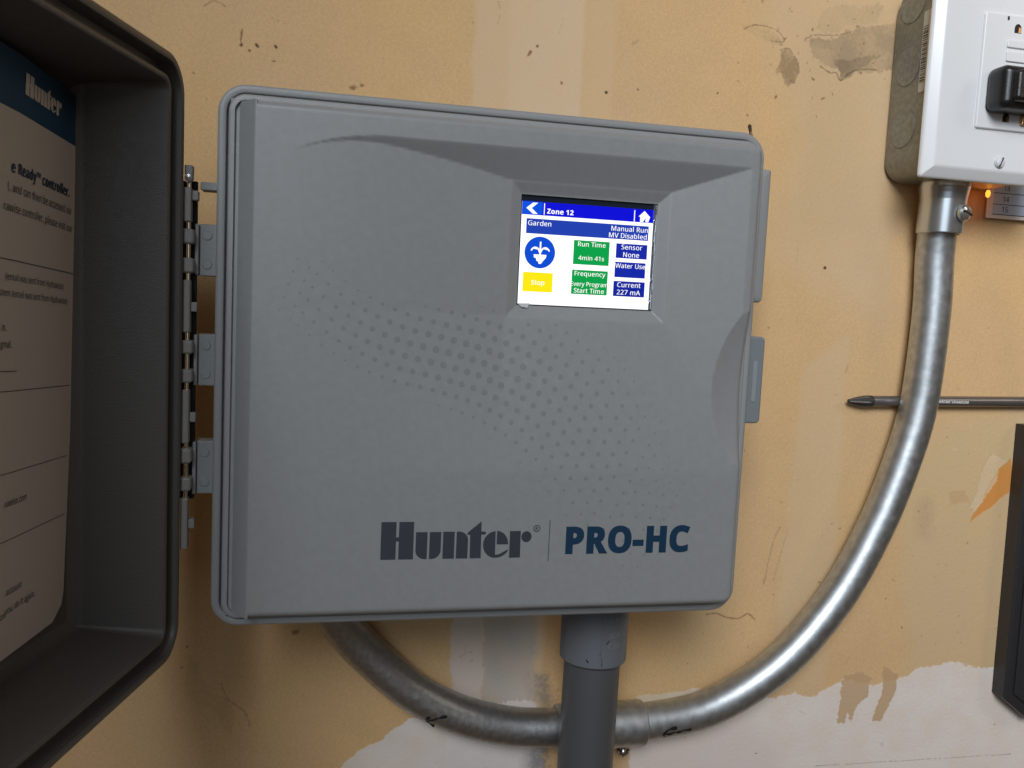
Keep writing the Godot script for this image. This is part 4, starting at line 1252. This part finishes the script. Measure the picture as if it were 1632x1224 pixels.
func build_small_things() -> void:
	# screwdriver lying along the wall behind the conduit, tip to the left
	var o := thing("screwdriver", "steel crosshead screwdriver held level behind the metal conduit", "screwdriver", Vector3(0.2288, -0.0192, 0.0042))
	var right := axis_to(Vector3.ZERO, Vector3(1, 0.018, 0))
	var st := tool()
	lathe(st, [[0.0, 0.0], [0.0010, 0.0006], [0.0019, 0.0040], [0.0028, 0.0080], [0.0033, 0.0115], [0.0034, 0.0160], [0.0031, 0.0165]], right, 24)
	var tip := part("tip", st, M.tip, o)
	for phi in [-62.0, -8.0, 48.0]:
		st = tool()
		var d := Vector3(0, sin(deg_to_rad(phi)), cos(deg_to_rad(phi)))
		var side := Vector3(1, 0, 0).cross(d)
		var prof := [[0.0012, 0.0014], [0.0042, 0.00225], [0.0080, 0.0030], [0.0112, 0.00345], [0.0140, 0.0033]]
		for q in 4:
			var x0: float = prof[q][0]; var x1: float = prof[q + 1][0]
			var w0 := 0.0003 + 0.00012 * q; var w1 := 0.0003 + 0.00012 * (q + 1) if q < 3 else 0.0001
			var p0: Vector3 = Vector3(x0, x0 * 0.018, 0) + d * prof[q][1]; var p1: Vector3 = Vector3(x1, x1 * 0.018, 0) + d * prof[q + 1][1]
			quad(st, p0 + side * w0, p1 + side * w1, p1 + d * 0.00015, p0 + d * 0.00015, (d + side * 0.7).normalized())
			quad(st, p0 - side * w0, p1 - side * w1, p1 + d * 0.00015, p0 + d * 0.00015, (d - side * 0.7).normalized())
		part("fluke", st, M.shank, tip)
	st = tool()
	lathe(st, [[0.0030, 0.0155], [0.0032, 0.0165], [0.0032, 0.17]], right, 28)
	part("shank", st, M.shank, o)
	st = tool()
	lathe(st, [[0.004, 0.168], [0.009, 0.172], [0.0115, 0.185], [0.012, 0.22], [0.0105, 0.255], [0.006, 0.263], [0.0, 0.264]], right, 28)
	var handle := part("handle", st, M.black, o)
	handle.position.z = 0.008
	st = tool()
	letters(st, "CHROME VANADIUM", 0.0016, -1, func(q: Vector2) -> Vector3: return right * Vector3(0.0, 0.0, 0.0) + Vector3(0.058 + q.x, 0.0005 + q.y, 0.00335), Vector3(0, 0, 1), true, 1.0)
	part("etched_lettering", st, M.etch, o)

	# black case at the lower right
	var b := thing("black_case", "flat black plastic case with dusty scuffs fixed at the wall's lower right", "case", Vector3(0.3505, -0.1235, 0.0))
	st = tool()
	var pts := PackedVector2Array([Vector2(0.0, 0.0925), Vector2(0.002, -0.0815), Vector2(0.022, -0.0965), Vector2(0.16, -0.0965), Vector2(0.16, 0.0925)])
	extrude(st, pts, 0.0005, 0.011, 0.0014)
	part("case_shell", st, M.black_case, b)
	st = tool()
	var inner := PackedVector2Array([Vector2(0.0062, 0.086), Vector2(0.0078, -0.0785), Vector2(0.0245, -0.0905), Vector2(0.154, -0.0905), Vector2(0.154, 0.086)])
	extrude(st, inner, 0.0105, 0.0128, 0.0008)
	part("raised_panel", st, M.black_case, b)
	st = tool()
	for i in 26:
		var p := Vector2(rng.randf_range(0.009, 0.05), rng.randf_range(-0.07, 0.08))
		var d := Vector2.from_angle(rng.randf_range(0.3, 2.6)) * rng.randf_range(0.0004, 0.0022 if i % 4 else 0.012)
		var n := d.normalized().orthogonal() * rng.randf_range(0.00008, 0.00035)
		quad(st, v3(p + n, 0.01292), v3(p + d + n * 0.4, 0.01292), v3(p + d - n * 0.4, 0.01292), v3(p - n, 0.01292), Vector3(0, 0, 1))
	part("dust_scuffs", st, M.dust, b).set_meta("kind", "stuff")

	# splinter on the controller's top right corner
	var s := thing("wood_splinter", "tiny brown wood splinter standing on the controller's top right corner", "splinter", Vector3(0.1292, 0.1080, 0.0600))
	for piece in [["splinter_body", 0.0, M.wood, 1.0], ["pale_fibre", 0.0005, M.wood_pale, 0.55]]:
		st = tool()
		var path := [Vector3(0.0002, -0.0005, 0), Vector3(0.0006, 0.0022, 0.0002), Vector3(-0.0006, 0.0056, 0.0), Vector3(-0.0020, 0.0092, 0.0003), Vector3(-0.0028, 0.0122, 0.0)]
		var rad := [0.0005, 0.0012, 0.0009, 0.0007, 0.0009]
		var ax := axis_to(Vector3.ZERO, Vector3(-0.25, 1, 0))
		var prof := []
		for i in 5:
			prof.append([rad[i] * piece[3], path[i].y])
		prof.append([0.0, 0.0129])
		if piece[1] > 0.0:
			prof = [[0.0, 0.0062], [0.0006, 0.0068], [0.0005, 0.0088], [0.0, 0.0092]]
			ax.origin += Vector3(-0.0001, 0, 0.0006)
		lathe(st, prof, ax, 6)
		part(piece[0], st, piece[2], s)

func extrude(st: SurfaceTool, pts: PackedVector2Array, z0: float, z1: float, bevel: float) -> void:
	if Geometry2D.is_polygon_clockwise(pts):
		pts.reverse()
	var top := Geometry2D.offset_polygon(pts, -bevel, Geometry2D.JOIN_MITER)[0]
	var n := pts.size()
	# match the inset polygon's start to the outline
	var best := 0
	for i in top.size():
		if top[i].distance_to(pts[0]) < top[best].distance_to(pts[0]):
			best = i
	var t2 := PackedVector2Array()
	var ccw := not Geometry2D.is_polygon_clockwise(top)
	for i in n:
		t2.append(top[(best + (i if ccw else n - i)) % n])
	for i in n:
		var j := (i + 1) % n
		var e := (pts[j] - pts[i]).normalized()
		var out := Vector3(e.y, -e.x, 0)
		quad(st, v3(pts[i], z0), v3(pts[j], z0), v3(pts[j], z1 - bevel), v3(pts[i], z1 - bevel), out)
		quad(st, v3(pts[i], z1 - bevel), v3(pts[j], z1 - bevel), v3(t2[j], z1), v3(t2[i], z1), (out + Vector3(0, 0, 1)).normalized())
	fill(st, t2, z1)
	fill(st, pts, z0, Transform3D(), -1.0)

func area(called: String, at: Vector3, towards: Vector3, size: Vector2, c: Color, e: float) -> void:
	var l := AreaLight3D.new()
	l.name = called
	l.area_size = size
	l.area_normalize_energy = true
	l.light_color = c
	l.light_energy = e
	l.shadow_enabled = true
	add_child(l, true)
	l.look_at_from_position(at, towards)

func _ready() -> void:
	rng.seed = 4711
	var cam := Camera3D.new()
	cam.name = "camera"
	cam.fov = 48.2
	cam.near = 0.02
	cam.far = 30.0
	cam.transform = Transform3D(Basis(Vector3(0.976663, 0.046413, 0.209704), Vector3(-0.026126, 0.994794, -0.098498), Vector3(-0.213184, 0.09072, 0.972791)), Vector3(-0.0718185, 0.0274413, 0.4533586))
	add_child(cam)
	cam.current = true
	var env := Environment.new()
	env.background_mode = Environment.BG_COLOR
	env.background_color = Color(0.27, 0.225, 0.18)
	env.tonemap_mode = Environment.TONE_MAPPER_LINEAR
	env.tonemap_exposure = 1.0
	env.sdfgi_enabled = true
	env.ssao_enabled = true
	env.ssil_enabled = true
	var we := WorldEnvironment.new()
	we.name = "environment"
	we.environment = env
	add_child(we)
	# daylight through the garage door behind the photographer, and a weaker opening to the right
	area("garage_door_daylight", Vector3(-0.42, 0.65, 2.0), Vector3(0.1, 0, 0), Vector2(1.2, 1.7), Color(0.83, 0.92, 1.0), 0.8)
	area("side_window_daylight", Vector3(1.5, 0.9, 1.1), Vector3(0.1, 0, 0), Vector2(0.35, 0.5), Color(1.0, 0.94, 0.87), 0.32)
	var falloff_spot := SpotLight3D.new()
	falloff_spot.name = "added_falloff_spot"  # added spot, its soft cone shaped for falloff toward the lower left
	falloff_spot.light_color = Color(0.955, 0.972, 1.0)
	falloff_spot.light_energy = 6.5
	falloff_spot.light_size = 0.55
	falloff_spot.spot_range = 6.0
	falloff_spot.spot_angle = 18.0
	falloff_spot.spot_angle_attenuation = 1.0
	falloff_spot.shadow_enabled = true
	add_child(falloff_spot, true)
	falloff_spot.look_at_from_position(Vector3(-0.4, 1.2, 1.85), Vector3(0.45, 0.15, 0.0))

	make_materials()
	build_wall()
	build_controller()
	build_conduits()
	build_outlet()
	build_small_things()
